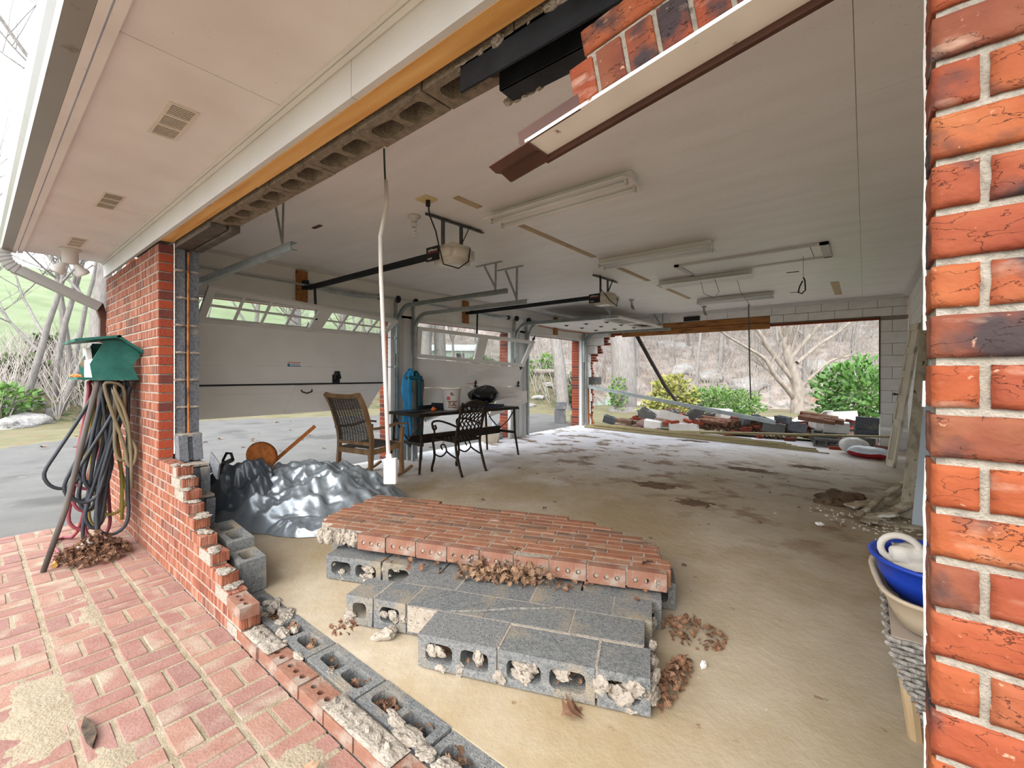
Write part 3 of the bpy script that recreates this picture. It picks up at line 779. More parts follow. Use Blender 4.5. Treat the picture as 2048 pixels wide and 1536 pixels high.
G().box(-5.95, 1.2, -2, 10.3, -.5, -.165).build('footing', MORTAR, kind='structure', label='concrete footing below the garage')

# ------------------------------------------------------------------ trees
BARK = mat('bark_grey', ['85807c','a39d98','b8b2ac'], 9, .95, .8, 30, stretch=(2,2,.5), rand=['98928e','a9a29c','8d8580'], rmix=.4, bdist=.03, k=0.62)
BARKP = mat('bark_pale_tan', ['9c9086','b9ada0','cbbfb2'], 6, .9, .5, 24, stretch=(1.5,1.5,.6), k=0.45)
def grow(g, p, d, r, L, lv, rng, n, up=.12, nb=(2,4), spread=.75, wander=.13, rmin=.004):
    k = max(3, int(L/.35)) if lv > 1 else 3
    k = min(k, 9); pts = [p]; rr = [r]; dd = d.copy()
    for i in range(k):
        dd = (dd+Vector((rng.uniform(-1,1), rng.uniform(-1,1), rng.uniform(-.6,1)))*wander+Vector((0,0,up))*.3).normalized()
        pts.append(pts[-1]+dd*L/k); rr.append(max(rmin*.6, r*(1-.62*(i+1)/k)))
    g.tube(pts, rr, n, cap=False)
    if lv <= 0: return
    for b_ in range(rng.randint(*nb)):
        t = rng.uniform(.28, .98); i = min(k-1, int(t*k)); q = pts[i].lerp(pts[i+1], t*k-i)
        ax = Vector((rng.uniform(-1,1), rng.uniform(-1,1), rng.uniform(-.2,.5))).normalized()
        nd = (dd*(1-spread)+ax*spread+Vector((0,0,up))).normalized()
        grow(g, q, nd, max(rmin, rr[i]*rng.uniform(.45,.7)), L*rng.uniform(.42,.68), lv-1, rng, max(3, n-1), up, nb, spread, wander, rmin)
def tree_mesh(seed, h, r, lv=3, nb=(3,5), lean=(0,0,1), spread=.62, m=BARK, n=7, up=.12, rmin=.008):
    rng = random.Random(seed); g = G()
    grow(g, Vector((0,0,-.3)), Vector(lean).normalized(), r, h, lv, rng, n, up, nb, spread, .09, rmin)
    g.tube([(0,0,-.4),(0,0,.25)], [r*1.5, r*1.02], n, cap=False)
    return g.mesh('bare_tree', m, True)
def place(ph, r): dx, dy = hdir(ph); return dx*r, dy*r
def put_tree(me, ph, r, label, group=None, s=1, rz=0, tilt=(0,0)):
    x, y = place(ph, r)
    o = link('bare_tree', me, loc=(x, y, ground_z(x, y)-.05), rot=(tilt[0], tilt[1], rz), label=label, cat='tree', group=group); o.scale = (s, s, s); return o
px = lambda p: math.degrees(math.atan((p-1024)/874.8))
# big trees that stand out
put_tree(tree_mesh(1, 15, .23, 3, (5,7), spread=.5, rmin=.012), px(182), 17.6, 'thick straight grey trunk standing at the edge of the lawn beside the brick pier')
put_tree(tree_mesh(2, 5.5, .11, 4, (3,5), (.25,.1,1), spread=.6), px(35), 19.2, 'crooked bare tree leaning on the creek bank below the pasture')
put_tree(tree_mesh(3, 8, .10, 4, (3,5), (.05,.05,1), spread=.55), px(108), 20.5, 'straight slim bare tree with ivy at its foot on the creek bank')
put_tree(tree_mesh(4, 6.5, .10, 4, (3,5), (.3,.5,1), spread=.6), px(100), 19.0, 'bare tree leaning far over from the creek bank')
put_tree(tree_mesh(5, 9, .09, 4, (3,4), (-.05,.1,1), spread=.5), px(140), 23, 'slim bare tree rising in front of the green pasture')
put_tree(tree_mesh(6, 17, .52, 3, (4,6), (-.06,-.02,1), spread=.5, rmin=.02), px(1248), 17.4, 'very thick leaning grey trunk outside the knocked-through wall')
put_tree(tree_mesh(7, 14, .26, 3, (4,6), (-.02,0,1), spread=.5, rmin=.015), px(1128), 17.5, 'grey trunk standing beside the far brick pier')
put_tree(tree_mesh(8, 15, .34, 3, (4,6), spread=.5, rmin=.02), px(848), 21, 'thick pale trunk seen through the bent garage door window')
put_tree(tree_mesh(9, 15, .32, 3, (4,6), (.03,0,1), spread=.5, rmin=.02), px(880), 22, 'thick trunk with a straight side seen through the bent door window beside the green roof')
put_tree(tree_mesh(10, 14, .3, 3, (4,6), spread=.5, rmin=.02), px(590), 21, 'broad grey trunk seen below the half-open garage door')
# the spreading yard tree in the gap
rng = random.Random(21); g = G(); ri = Vector((CSH, SNH, 0)); fw_ = Vector((-SNH, CSH, 0)); q_ = .0192
def lim(pts, r0, r1, dep=0):
    P = [ri*((a-1590)*q_)+Vector((0,0,(838-b)*q_))+fw_*(dep*k/len(pts)) for k, (a, b) in enumerate(pts)]
    out = []
    for k in range(len(P)-1):
        a = P[max(k-1,0)]; b = P[k]; c = P[k+1]; d = P[min(k+2,len(P)-1)]
        for t in (0,.25,.5,.75): out.append(.5*((2*b)+(c-a)*t+(2*a-5*b+4*c-d)*t*t+(3*b-a-3*c+d)*t**3))
    out.append(P[-1]); n = len(out); g.tube(out, [r0+(r1-r0)*(k/(n-1))**.8 for k in range(n)], 9, cap=False)
    for k in range(n//4, n, 2):
        dd = (out[min(k+1,n-1)]-out[k-1]).normalized(); ax = Vector((rng.uniform(-1,1), rng.uniform(-1,1), rng.uniform(-.1,.8)))
        grow(g, out[k], (dd*.6+ax*.5).normalized(), max(.012, (r0+(r1-r0)*k/n)*.38), rng.uniform(.8, 1.9), 2, rng, 4, .12, (2,4), .5, .12, .005)
lim([(1594,856),(1592,815),(1594,790),(1584,762),(1574,725),(1572,690),(1590,655),(1605,625),(1614,580),(1618,540)], .27, .04)
lim([(1588,812),(1572,795),(1542,765),(1520,735),(1480,712),(1440,690),(1400,655)], .12, .02, -.8)
lim([(1582,770),(1548,722),(1527,682),(1502,650),(1480,615),(1470,580)], .11, .025, .7)
lim([(1578,735),(1612,690),(1642,655),(1668,620),(1685,580)], .10, .025, -.6)
lim([(1592,742),(1640,706),(1682,682),(1732,642),(1765,605)], .08, .02, .8)
lim([(1597,792),(1622,760),(1650,735),(1700,727),(1752,720)], .07, .015, -1.0)
lim([(1574,715),(1560,670),(1568,630),(1560,590)], .08, .02, .4)
x, y = place(px(1592), 19.2)
g.build('bare_tree', BARKP, smooth=True, loc=(x, y, ground_z(x, y)), label='multi-stemmed pale tree spreading its bare limbs beside the creek', cat='tree')
# the wood on the slopes
kinds = [tree_mesh(30+i, [7,9,11,6][i], [.10,.13,.16,.09][i], 3, [(4,6),(4,5),(4,5),(5,6)][i], spread=[.55,.5,.5,.65][i], n=5, rmin=.012) for i in range(4)]
rt = random.Random(77); TRK = []
def spot(rng_, pr_, rr_, taken, gap, tries=60):      # a place that keeps clear of what already stands there
    for _ in range(tries):
        ph = rng_.uniform(*pr_); r = rng_.uniform(*rr_); x, y = place(ph, r)
        if all(math.hypot(x-a, y-b) > gap+c for a, b, c in taken): break
    return ph, r
for i in range(170):
    if i < 26: ph, r = spot(rt, (-56, -20), (20, 34) if i % 3 else (75, 95), TRK, 1.0); lab, grp = 'slender bare tree scattered over the bank and the pasture hill', 'bare trees toward the pasture'
    elif i < 56: ph, r = spot(rt, (-20, 9), (24, 48), TRK, 1.0); lab, grp = 'slender bare tree in the wood beyond the driveway', 'bare trees beyond the driveway'
    else: ph, r = spot(rt, (9, 47), (26, 50), TRK, 1.0); lab, grp = 'slender bare tree growing on the leaf-covered hillside', 'bare trees on the hillside'
    TRK.append((*place(ph, r), .9)); put_tree(kinds[rt.randrange(4)], ph, r, lab, grp, rt.uniform(.6, 1.1), rt.uniform(0, 6.28), (rt.uniform(-.12,.12), rt.uniform(-.12,.12)))

# ------------------------------------------------------------------ shrubs
def leafcloud(rng, n, fn, size, m, name='foliage', asp=.35):
    g = G()
    for _ in range(n):
        c, up = fn(rng); d = (Vector((rng.uniform(-1,1), rng.uniform(-1,1), rng.uniform(-.5,1)))+up).normalized(); s = d.orthogonal().normalized()
        L = size*rng.uniform(.6, 1.3); w = L*asp; nrm = d.cross(s)*(.12*L)
        g.add([c, c+d*L*.5+s*w+nrm, c+d*L, c+d*L*.5-s*w+nrm], [(0,1,2,3)])
    return g
LFG = mat('laurel_leaf', ['3f6a2a','5c8a3c','86ad5a'], 8, .5, rand=['4f7d34','6d9a48'], rmix=.3, k=0.6)
LFY = mat('yellow_green_leaf', ['7d8a3a','a3a452','b9a85e'], 6, .6, k=0.6)
LFJ = mat('juniper_leaf', ['4c7434','6f984a','8fae5c'], 5, .7, k=0.6)
LFI = mat('ivy_leaf', ['3f4f2c','5c6c3e','77805a'], 3, .7, k=0.6)
def shrub(ph, r, h, rx, ry, n, size, m, label, seed, asp=.35, stems=9, zoff=0, sink=0):
    rng = random.Random(seed); x, y = place(ph, r); z = ground_z(x, y)+zoff
    ro = root('shrub', label, 'shrub', (x, y, z))
    def fn(rg):
        while True:
            v = Vector((rg.uniform(-1,1), rg.uniform(-1,1), rg.uniform(-.9,1)))
            if .25 < v.length < 1: break
        lump_ = 1+.3*mnoise.noise(v*2.2+Vector((seed,0,0)))
        return Vector((v.x*rx*lump_, v.y*ry*lump_, h*.5+v.z*h*.5*lump_)), v*.8
    leafcloud(rng, n, fn, size, m, asp=asp).build('foliage', m, ro, local=True)
    g = G()
    for i in range(stems):
        a = rng.uniform(0, 6.28); g.tube([(0,0,-.15), (math.cos(a)*rx*.3, math.sin(a)*ry*.3, h*.4), (math.cos(a)*rx*.7, math.sin(a)*ry*.7, h*.85)], [.02,.014,.006], 5)
    g.build('stems', BARKP, ro, local=True)
shrub(px(1712), 13.6, 1.75, .85, .8, 1500, .17, LFG, 'large-leaved green laurel growing by the far right corner of the broken wall', 1, .28)
shrub(px(1440), 15.6, .95, 1.25, .7, 2600, .12, LFJ, 'low feathery green juniper behind the rubble', 2, .22)
shrub(px(1345), 15.2, 1.35, .75, .6, 900, .16, LFY, 'yellowing broken bush behind the rubble pile', 3, .3, 14)
shrub(px(1320), 14.6, .6, .7, .5, 500, .13, LFY, 'low yellow-green sprig at the base of the big leaning trunk', 5, .3)
shrub(px(1235), 17.0, 1.3, .35, .35, 260, .14, LFJ, 'thin green vine climbing the very thick leaning trunk', 6, .3)
shrub(px(1655), 12.2, .45, .35, .3, 220, .14, LFG, 'small green laurel sprout among the rubble', 7, .3)
rg = random.Random(5)
BSH = [(*place(px(a), b), .5) for a, b in ((182,17.6),(35,19.2),(108,20.5),(100,19.0),(140,23),(1128,17.5))]+[(*place(px(a), b), .4) for a, b in ((20,17.8),(60,18.2),(35,18.6),(1075,20.5),(1095,21),(1060,19))]
for i in range(26):
    ph, rr_ = spot(rg, (-56, -36) if i < 16 else (-6, 9), (18.8, 25.5), BSH, .85, 200); BSH.append((*place(ph, rr_), .8))
    shrub(ph, rr_, rg.uniform(.5, 1.2), rg.uniform(.55, .85), rg.uniform(.55, .85), 420, .16, LFI if i % 3 else LFJ, 'scrubby evergreen undergrowth clump on the creek bank' if i < 16 else 'scrubby green clump on the bank past the driveway', 100+i, .4, 5)
    o = [q for q in COL.objects if q.name.startswith('shrub')][-1]
    o['group'] = 'undergrowth on the creek bank' if i < 16 else 'undergrowth past the driveway'
# boulders and fallen logs
ROCK = mat('grey_rock', ['a8a5a2','bfbbb7','d0cbc4'], 4, .95, .8, 10, spots=[(5,'7c6a55',.6,.7)], bdist=.05, k=0.55)
rocks = []
for s in range(3):
    g = G(); lump(g, (0,0,0), (1,.8,.6), seed=s*4.7, sub=3); rocks.append(g.mesh('boulder', ROCK, True))
for i in range(22):
    s_ = rg.uniform(.5, 1.4); ph, r = spot(rg, (12, 42), (26, 42), TRK, s_*.9, 200); x, y = place(ph, r); TRK.append((x, y, s_*1.1))
    o = link('boulder', rocks[i % 3], loc=(x, y, ground_z(x, y)-.35), rot=(0, 0, rg.uniform(0, 6)), label='grey boulder half sunk in the leafy hillside', cat='rock', group='boulders on the hillside'); s = s_; o.scale = (s, s, s*.8)
for i in range(6):
    ph = px([20, 60, 35, 1075, 1095, 1060][i]); r = [17.6, 18.4, 19.6, 20.5, 22, 19][i]; x, y = place(ph, r)
    o = link('boulder', rocks[i % 3], loc=(x, y, ground_z(x, y)), rot=(0, 0, i), label=['grey boulder at the foot of the creek bank below the crooked tree', 'grey boulder on the bank past the driveway'][i > 2], cat='rock', group=['boulders below the crooked tree', 'boulders past the driveway'][i > 2]); o.scale = (.55,.5,.4) if i < 3 else (.34,.3,.22)
x, y = place(px(1075), 23); lg = G().tube([(x-1.2*CSH, y-1.2*SNH, ground_z(x, y)+.12), (x, y, ground_z(x, y)+.16), (x+1.3*CSH, y+1.3*SNH, ground_z(x, y)+.20)], [.14,.13,.10], 8)
lg.build('fallen_log', BARKP, smooth=True, label='pale fallen log lying on the bank past the driveway', cat='log')
# bare twigs and brush standing all over the slopes
rg2 = random.Random(9); TWIG = mat('brush_twig', ['948b84','bcb4ac'], 3, .9, k=.85)
def brush(name, n, pr_, rr_, hh, label):
    g = G()
    for _ in range(n):
        x, y = place(rg2.uniform(*pr_), rg2.uniform(*rr_)); z = ground_z(x, y)
        for k in range(rg2.randint(2, 4)):
            h = rg2.uniform(*hh); d = Vector((rg2.uniform(-.5,.5), rg2.uniform(-.5,.5), 1)).normalized(); p = Vector((x, y, z-.1)); m_ = p+d*h*.5; e_ = p+d*h+Vector((rg2.uniform(-.3,.3), rg2.uniform(-.3,.3), 0))*h*.5
            g.tube([p, m_, e_], [.016, .011, .004], 3, cap=False)
            g.tube([m_, m_+Vector((rg2.uniform(-.4,.4), rg2.uniform(-.4,.4), .5))*h*.4], [.008, .003], 3, cap=False)
    g.build(name, TWIG, label=label, cat='brush', kind='stuff')
brush('underbrush', 1500, (9, 46), (25, 46), (.7, 2.6), 'grey leafless brush all over the leafy hillside')
brush('underbrush', 420, (-20, 9), (20, 40), (.8, 2.6), 'grey leafless brush in the wood past the driveway')
brush('underbrush', 420, (-56, -36), (18.5, 25), (.6, 2.0), 'grey leafless brush on the creek bank below the pasture')
# small green-roofed house glimpsed through the bent door
hx_, hy_ = place(px(905), 28); hz = 1.2
hr = root('house', 'small pale building with a light green roof seen through the bent garage door window', 'building', (hx_, hy_, hz))
gz = ground_z(hx_, hy_)
HM = RT((hx_, hy_, 0), 0, 0, math.radians(38.9))
G().box(-1.3, 1.4, -.9, .9, gz-1, 2.8, HM).build('wall', mat('house_wall', ['b9cfc0','c4d6c8'], 2, .8, k=0.6), hr)
G().add([HM @ Vector(p) for p in ((-1.5,-1.1,2.76),(1.6,-1.1,2.76),(1.6,1.1,2.76),(-1.5,1.1,2.76),(-1.4,0,3.2),(1.5,0,3.2))], [(0,1,5,4),(2,3,4,5),(0,4,3),(1,2,5),(0,3,2,1)]).build('roof', mat('roof_pale_green', ['cfe0d6','dfe9e2'], 2, .6, k=0.6), hr)
for q in (-.7, .6): G().box(q-.25, q+.25, -.92, -.88, gz+.15, 2.6, HM).build('window', STEELK, hr)
# ------------------------------------------------------------------ garage doors
GLASS = bpy.data.materials.new('window_glass'); GLASS.use_nodes = True
_n = GLASS.node_tree.nodes; _l = GLASS.node_tree.links; _n.clear()
_o = _n.new('ShaderNodeOutputMaterial'); _t = _n.new('ShaderNodeBsdfTransparent'); _g = _n.new('ShaderNodeBsdfGlossy'); _m = _n.new('ShaderNodeMixShader')
_g.inputs['Roughness'].default_value = .03; _m.inputs[0].default_value = .08; _t.inputs[0].default_value = (.93,.95,.94,1)
_l.new(_t.outputs[0], _m.inputs[1]); _l.new(_g.outputs[0], _m.inputs[2]); _l.new(_m.outputs[0], _o.inputs[0])
class Sec:    # a door section between four corners: lower-near, lower-far, upper-far, upper-near
    def __init__(s, a, b, c, d):
        s.P = [Vector(q) for q in (a, b, c, d)]; s.n = (s.P[1]-s.P[0]).cross(s.P[3]-s.P[0]).normalized()
        if s.n.x < 0: s.n = -s.n
        s.L = (s.P[1]-s.P[0]).length; s.H = (s.P[3]-s.P[0]).length
    def at(s, u, v, w=0):
        p = (s.P[0]*(1-u)+s.P[1]*u)*(1-v)+(s.P[3]*(1-u)+s.P[2]*u)*v
        return p+s.n*w
    def slab(s, g, u0, u1, v0, v1, w0, w1):
        vs = [s.at(u, v, w) for u in (u0, u1) for v in (v0, v1) for w in (w0, w1)]
        return g.add(vs, [(0,1,3,2),(4,6,7,5),(0,4,5,1),(2,3,7,6),(0,2,6,4),(1,5,7,3)])
def hinge(par, S, u, v, m=GALV):
    g = G(); k = .035/S.L; h = .05/S.H
    S.slab(g, u-k*.5, u+k*.5, v, v+h, .001, .006); S.slab(g, u-k*.5, u+k*.5, v-h, v, .001, .006)
    g.add([S.at(u-k*1.1, v+h, .003), S.at(u+k*1.1, v+h, .003), S.at(u, v+h*2.6, .003), S.at(u-k*1.1, v+h, .006), S.at(u+k*1.1, v+h, .006), S.at(u, v+h*2.6, .006)], [(0,1,2),(5,4,3),(0,3,4,1),(1,4,5,2),(2,5,3,0)])
    g.tube([S.at(u-k*1.3, v, .012), S.at(u+k*1.3, v, .012)], .009, 8)
    g.build('hinge', m, par)
def window_section(par, S, panes, cols, rows, muntin=True):
    g = G(); fr = []
    S.slab(g, 0, 1, 0, .12, -.02, .02); S.slab(g, 0, 1, .88, 1, -.02, .02)
    edges = [0]+[e for p in panes for e in p]+[1]
    for a, b in zip(edges[0::2], edges[1::2]): S.slab(g, a, b, .12, .88, -.02, .02)
    fo = g.build('window_section', DOORW, par)
    for a, b in panes:
        gp = G(); S.slab(gp, a, b, .12, .88, -.002, .002); po = gp.build('pane', GLASS, fo)
        if muntin:
            for q in range(1, cols): gm_ = G(); u = a+(b-a)*q/cols; S.slab(gm_, u-.006, u+.006, .12, .88, -.008, .01); gm_.build('muntin', DOORW, fo)
            for q in range(1, rows): gm_ = G(); v = .12+.76*q/rows; S.slab(gm_, a, b, v-.018, v+.018, -.008, .012); gm_.build('muntin', DOORW, fo)
    return fo
# door with grid windows, half raised and kinked
d1 = root('door_1', 'white sectional garage door with grid windows hanging half raised and kinked', None, kind='structure', loc=(-5.58, 2.75, .8))
A, B = 1.52, 3.86
pf = [(-5.80,.79),(-5.585,1.165),(-5.58,1.385),(-5.58,1.85),(-5.22,2.06)]
S1 = [Sec((p[0],A,p[1]),(p[0],B-(.12 if i == 0 else 0),p[1]),(q[0],B,q[1]),(q[0]+(.04 if i == 3 else 0),A,q[1]+(.13 if i == 3 else 0))) for i, (p, q) in enumerate(zip(pf, pf[1:]))]
for i in range(3):
    g = G(); S1[i].slab(g, 0, 1, .002, .998 if i < 2 else .965, -.02, .02); g.build('section', DOORW, d1)
g = G(); S1[0].slab(g, .02, .45, .72, .735, .02, .023); S1[0].slab(g, .50, .97, .72, .735, .02, .023); S1[0].slab(g, .45, .505, 0, .98, .02, .026); g.build('raised_rib', DOORW, d1)
window_section(d1, S1[3], [(.03,.51),(.58,.97)], 4, 2)
g = G(); S1[1].slab(g, 0, 1, -.03, .05, .02, .05); g.build('dark_seal', BLACK, d1)
for u in (.52, .985):
    for S, v in ((S1[2], 0), (S1[2], 1)): hinge(d1, S, u, v-.03 if v else .0)
gh = S1[0]; g = G().tube([gh.at(.49, .83, .02), gh.at(.493, .80, .05), gh.at(.52, .76, .06), gh.at(.547, .80, .05), gh.at(.55, .83, .02)], .009, 8); g.build('handle', BLACK, d1, smooth=True)
g = G(); S1[2].slab(g, .405, .475, .0, .12, .0205, .0215); lb = g.build('warning_label', solid('label_white', 'e4e6e8'), d1)
g = G(); S1[2].slab(g, .405, .475, .10, .12, .0215, .022); g.build('orange_band', solid('label_orange', 'd9742e'), lb)
g = G(); S1[2].slab(g, .405, .475, .0, .02, .0215, .022); S1[2].slab(g, .405, .418, .0, .08, .0215, .022); g.build('blue_band', solid('label_blue', '2f6f9f'), lb)
g = G()
for q in range(4): S1[2].slab(g, .423, .47, .03+q*.016, .037+q*.016, .0215, .022)
g.build('lettering', solid('label_grey', '6a6a70'), lb)
g = G(); S1[1].slab(g, .655, .70, .0, .55, .022, .028); g.tube([S1[1].at(.665, .3, .03), S1[1].at(.675, .72, .03), S1[1].at(.69, .72, .03), S1[1].at(.70, .3, .03)], .02, 8); g.build('keyhole_cover', BLACK, d1)
# bent door
d2 = root('door_2', 'white garage door with two clear panes bent and torn out of its track', None, kind='structure', loc=(-5.4, 5.6, .4))
W2 = Sec((-5.56,4.46,1.56),(-5.21,6.8,1.44),(-4.93,6.8,1.93),(-5.52,4.46,2.05)); window_section(d2, W2, [(.03,.48),(.56,.965)], 2, 2, False)
def bilin(c, u, v): return (Vector(c[0])*(1-u)+Vector(c[1])*u)*(1-v)+(Vector(c[3])*(1-u)+Vector(c[2])*u)*v
def sheet(corners, fn, nu=26, nv=10, th=.03):
    g = G(); n0 = (Vector(corners[1])-Vector(corners[0])).cross(Vector(corners[3])-Vector(corners[0])).normalized()
    if n0.x < 0: n0 = -n0
    for w in (0, -th): g.grid(nu, nv, lambda u, v, w=w: bilin(corners, u, v)+n0*(fn(u, v)+w))
    o = nu*nv
    ring = [i*nv for i in range(nu)]+[(nu-1)*nv+j for j in range(1, nv)]+[i*nv+nv-1 for i in range(nu-2, -1, -1)]+[j for j in range(nv-2, 0, -1)]
    for a, b in zip(ring, ring[1:]+ring[:1]): g.f.append((a, b, b+o, a+o))
    return g
def dent(u, v):
    d = math.hypot((u-.72)/.3, (v-.35)/.5); return -.10*max(0, 1-d)**1.2+.09*max(0, 1-math.hypot((u-.55)/.12, (v-.7)/.5))
sheet([(-5.56,4.46,1.08),(-5.30,6.8,1.06),(-5.22,6.8,1.43),(-5.56,4.46,1.55)], dent).build('section', DOORW, d2)
c3 = [(-5.40,4.5,.60),(-5.12,6.75,.88),(-5.30,6.8,1.05),(-5.56,4.46,1.07)]
sheet(c3, lambda u, v: (1-v)*(.22*math.sin(PI*u)), 26, 8).build('section', DOORW, d2)
lo = sheet([(-5.36,4.5,.57),(-5.11,6.75,.87),(-5.12,6.75,.90),(-5.40,4.5,.61)], lambda u, v: .22*math.sin(PI*u), 26, 2, .05)
lo.v = [(p[0], p[1], p[2]-.20*math.sin(PI*min(1, max(0, (p[1]-4.5)/2.25)))*0) for p in lo.v]; lo.build('bottom_rail', DOORW, d2)
T = Sec((-5.34,5.9,.50),(-4.98,6.6,.62),(-5.06,6.7,.98),(-5.36,5.9,.9)); g = G(); g.add([T.at(0,0,.02), T.at(1,.4,.05), T.at(1,1,.03), T.at(.3,1,.03), T.at(0,0,.0), T.at(1,.4,.03), T.at(1,1,.01), T.at(.3,1,.01)], [(0,1,2,3),(7,6,5,4),(0,4,5,1),(1,5,6,2),(2,6,7,3),(3,7,4,0)]); g.build('torn_skin', DOORW, d2)
Sm = Sec((-5.56,4.46,1.08),(-5.30,6.8,1.06),(-5.22,6.8,1.43),(-5.56,4.46,1.55))
for S, u, v in ((Sm,.52,1.0),(Sm,.52,.03),(Sm,.98,.03),(Sm,.98,.97),(W2,.98,.95)): hinge(d2, S, u, v, STEELK)
g = G().tube([Sm.at(.60,-.5,.05), Sm.at(.605,-.54,.09), Sm.at(.63,-.56,.10), Sm.at(.655,-.54,.09), Sm.at(.66,-.5,.06)], .009, 8); g.build('handle', BLACK, d2, smooth=True)
g = G(); Sm.slab(g, .43, .50, .12, .14, .022, .024); g.build('red_label', solid('label_red', 'b5453a'), d2)
# raised door
d3 = root('door_3', 'white garage door fully raised flat under the ceiling', None, kind='structure', loc=(-4.4, 8.55, 2.33))
xs3 = [-5.36, -4.90, -4.43, -3.97, -3.50]
for i in range(3):
    G().box(xs3[i]+.003, xs3[i+1]-.003, 7.42, 9.68, 2.33, 2.37).build('section', DOORW, d3)
    for y in (7.9, 8.55, 9.2): G().box(xs3[i+1]-.05, xs3[i+1]+.05, y-.018, y+.018, 2.322, 2.33).tube([(xs3[i+1], y-.05, 2.315), (xs3[i+1], y+.05, 2.315)], .009, 6).build('hinge', STEELK, d3)
S3 = Sec((-3.97,7.42,2.35),(-3.97,9.68,2.35),(-3.50,9.68,2.35),(-3.50,7.42,2.35)); window_section(d3, S3, [(.06,.47),(.53,.94)], 2, 2, False)
g = G().tube([(-5.3, 7.45, 2.31), (-5.33, 8.5, 2.285), (-5.3, 9.65, 2.31)], .012, 6); g.build('bottom_seal', RUST, d3)

for x in (-5.30, -4.90, -4.43, -3.97, -3.52):
    for y0, y1 in ((7.425, 7.352), (9.675, 9.728)): G().tube([(x, y0, 2.35), (x, y1, 2.345)], .006, 6).tube([(x, y1-.008, 2.345), (x, y1+.008, 2.345)], .019, 10).build('roller', GALV, d3)
for (x, z, y0, y1, dr) in ((-5.55, 1.84, 3.855, 4.03, d1), (-5.55, 1.40, 3.855, 4.03, d1), (-5.55, 1.84, 1.525, 1.43, d1), (-5.54, 1.98, 4.465, 4.395, d2), (-5.55, 1.55, 4.465, 4.395, d2), (-5.55, 1.09, 4.465, 4.395, d2)):
    G().tube([(x, y0, z), (x+.03, y1, z)], .006, 6).tube([(x+.035, y1-.009, z), (x+.035, y1+.009, z)], .019, 10).build('roller', GALV, dr)
# ------------------------------------------------------------------ tracks and springs
def track(y, xend, zr, label, hang=True, sx=0):
    t = root('door_track', label, 'track', (-5.5, y, 0), group=None)
    pts = [(-5.5, y, .02), (-5.5, y, 1.0), (-5.5, y, 1.95)]
    for k in range(1, 8):
        a = k/7*PI/2; pts.append((-5.5+.30*(1-math.cos(a)), y, 1.95+(zr-1.95)*math.sin(a)))
    pts.append((xend, y, zr-.02))
    g = G(); ups = []
    P = [Vector(p) for p in pts]; k = len(P); vs = []; fs = []
    for i in range(k):
        d = (P[min(i+1,k-1)]-P[max(i-1,0)]).normalized(); nrm = Vector((0,1,0)).cross(d).normalized()
        for (a, b) in ((-.028,-.022),(.028,-.022),(.028,.022),(.024,.022),(.024,-.018),(-.024,-.018),(-.024,.022),(-.028,.022)): vs.append(P[i]+nrm*a+Vector((0,1,0))*b*(1 if sx >= 0 else -1))
    for i in range(k-1):
        for j in range(8): fs.append((i*8+j, i*8+(j+1) % 8, (i+1)*8+(j+1) % 8, (i+1)*8+j))
    g.add(vs, fs).build('rail', GALV, t)
    G().box(-5.56, -5.50, y-.012, y+.012, 1.6, 2.42).build('flag_bracket', GALV, t)
    if hang:
        xh = xend-.18
        g = G(); g.bar((xh, y, zr), (xh, y+.01, 2.652), .032, .004, (0,1,0)); g.bar((xh-.005, y, zr+.05), (xh-.2, y+.02, 2.65), .03, .004, (0,1,0)); g.build('hanger_strap', GALV, t)
        g = G(); g.bar((xh-.30, y-.02, 2.648), (xh+.12, y-.02, 2.648), .035, .006); g.build('ceiling_angle', GALV, t)
    g = G().lathe([(0,-.012),(.055,-.012),(.055,-.006),(.045,-.004),(.045,.004),(.055,.006),(.055,.012),(0,.012)], 16); g.xf(RT((-5.47, y, 2.42), PI/2)); g.build('cable_drum', STEELK, t, smooth=True)
    return t
track(1.42, -3.1, 2.20, 'galvanised door track running over the broken block column')
track(4.05, -3.35, 2.31, 'galvanised track on the grid-window door side of the pier behind the table', sx=-1)
track(4.38, -3.28, 2.22, 'galvanised track on the bent door side of the pier behind the table')
track(6.93, -3.6, 2.30, 'galvanised track on the bent door side of the pier past the black bag', False, -1)
track(7.34, -3.45, 2.36, 'galvanised track along the near edge of the raised door')
track(9.74, -3.35, 2.32, 'galvanised track along the far edge of the raised door', sx=-1)
def spring(y0, y1, c, label, flip):
    s = root('torsion_spring', label, 'spring', (-5.48, (y0+y1)/2, 2.42))
    G().tube([(-5.47, y0, 2.42), (-5.47, c, 2.41), (-5.47, y1, 2.42)], .0125, 8).build('shaft', GALV, s)
    g = G(); a, b = (c+.05, c+1.05); g.tube([(-5.47, a+(b-a)*i/40, 2.41+.004*(i % 2)-.03*math.sin(PI*i/40)) for i in range(41)], [.032 if i % 2 else .028 for i in range(41)], 10); g.build('coil', GALV, s)
    G().tube([(-5.47, b, 2.41), (-5.47, b+.05, 2.41)], .042, 10).build('winding_cone', STEELK, s)
    G().box(-5.567, -5.535, c-.09, c+.05, 2.20, 2.60).build('mount_board', WOODB, s)
    G().box(-5.535, -5.46, c-.03, c+.03, 2.36, 2.47).build('bearing_plate', STEELK, s)
spring(1.45, 4.0, 2.66, 'torsion spring on a wooden block above the grid-window door', 0)
spring(4.45, 6.85, 5.58, 'torsion spring on a wooden block above the bent door', 0)
spring(7.4, 9.7, 8.5, 'torsion spring above the raised door', 0)

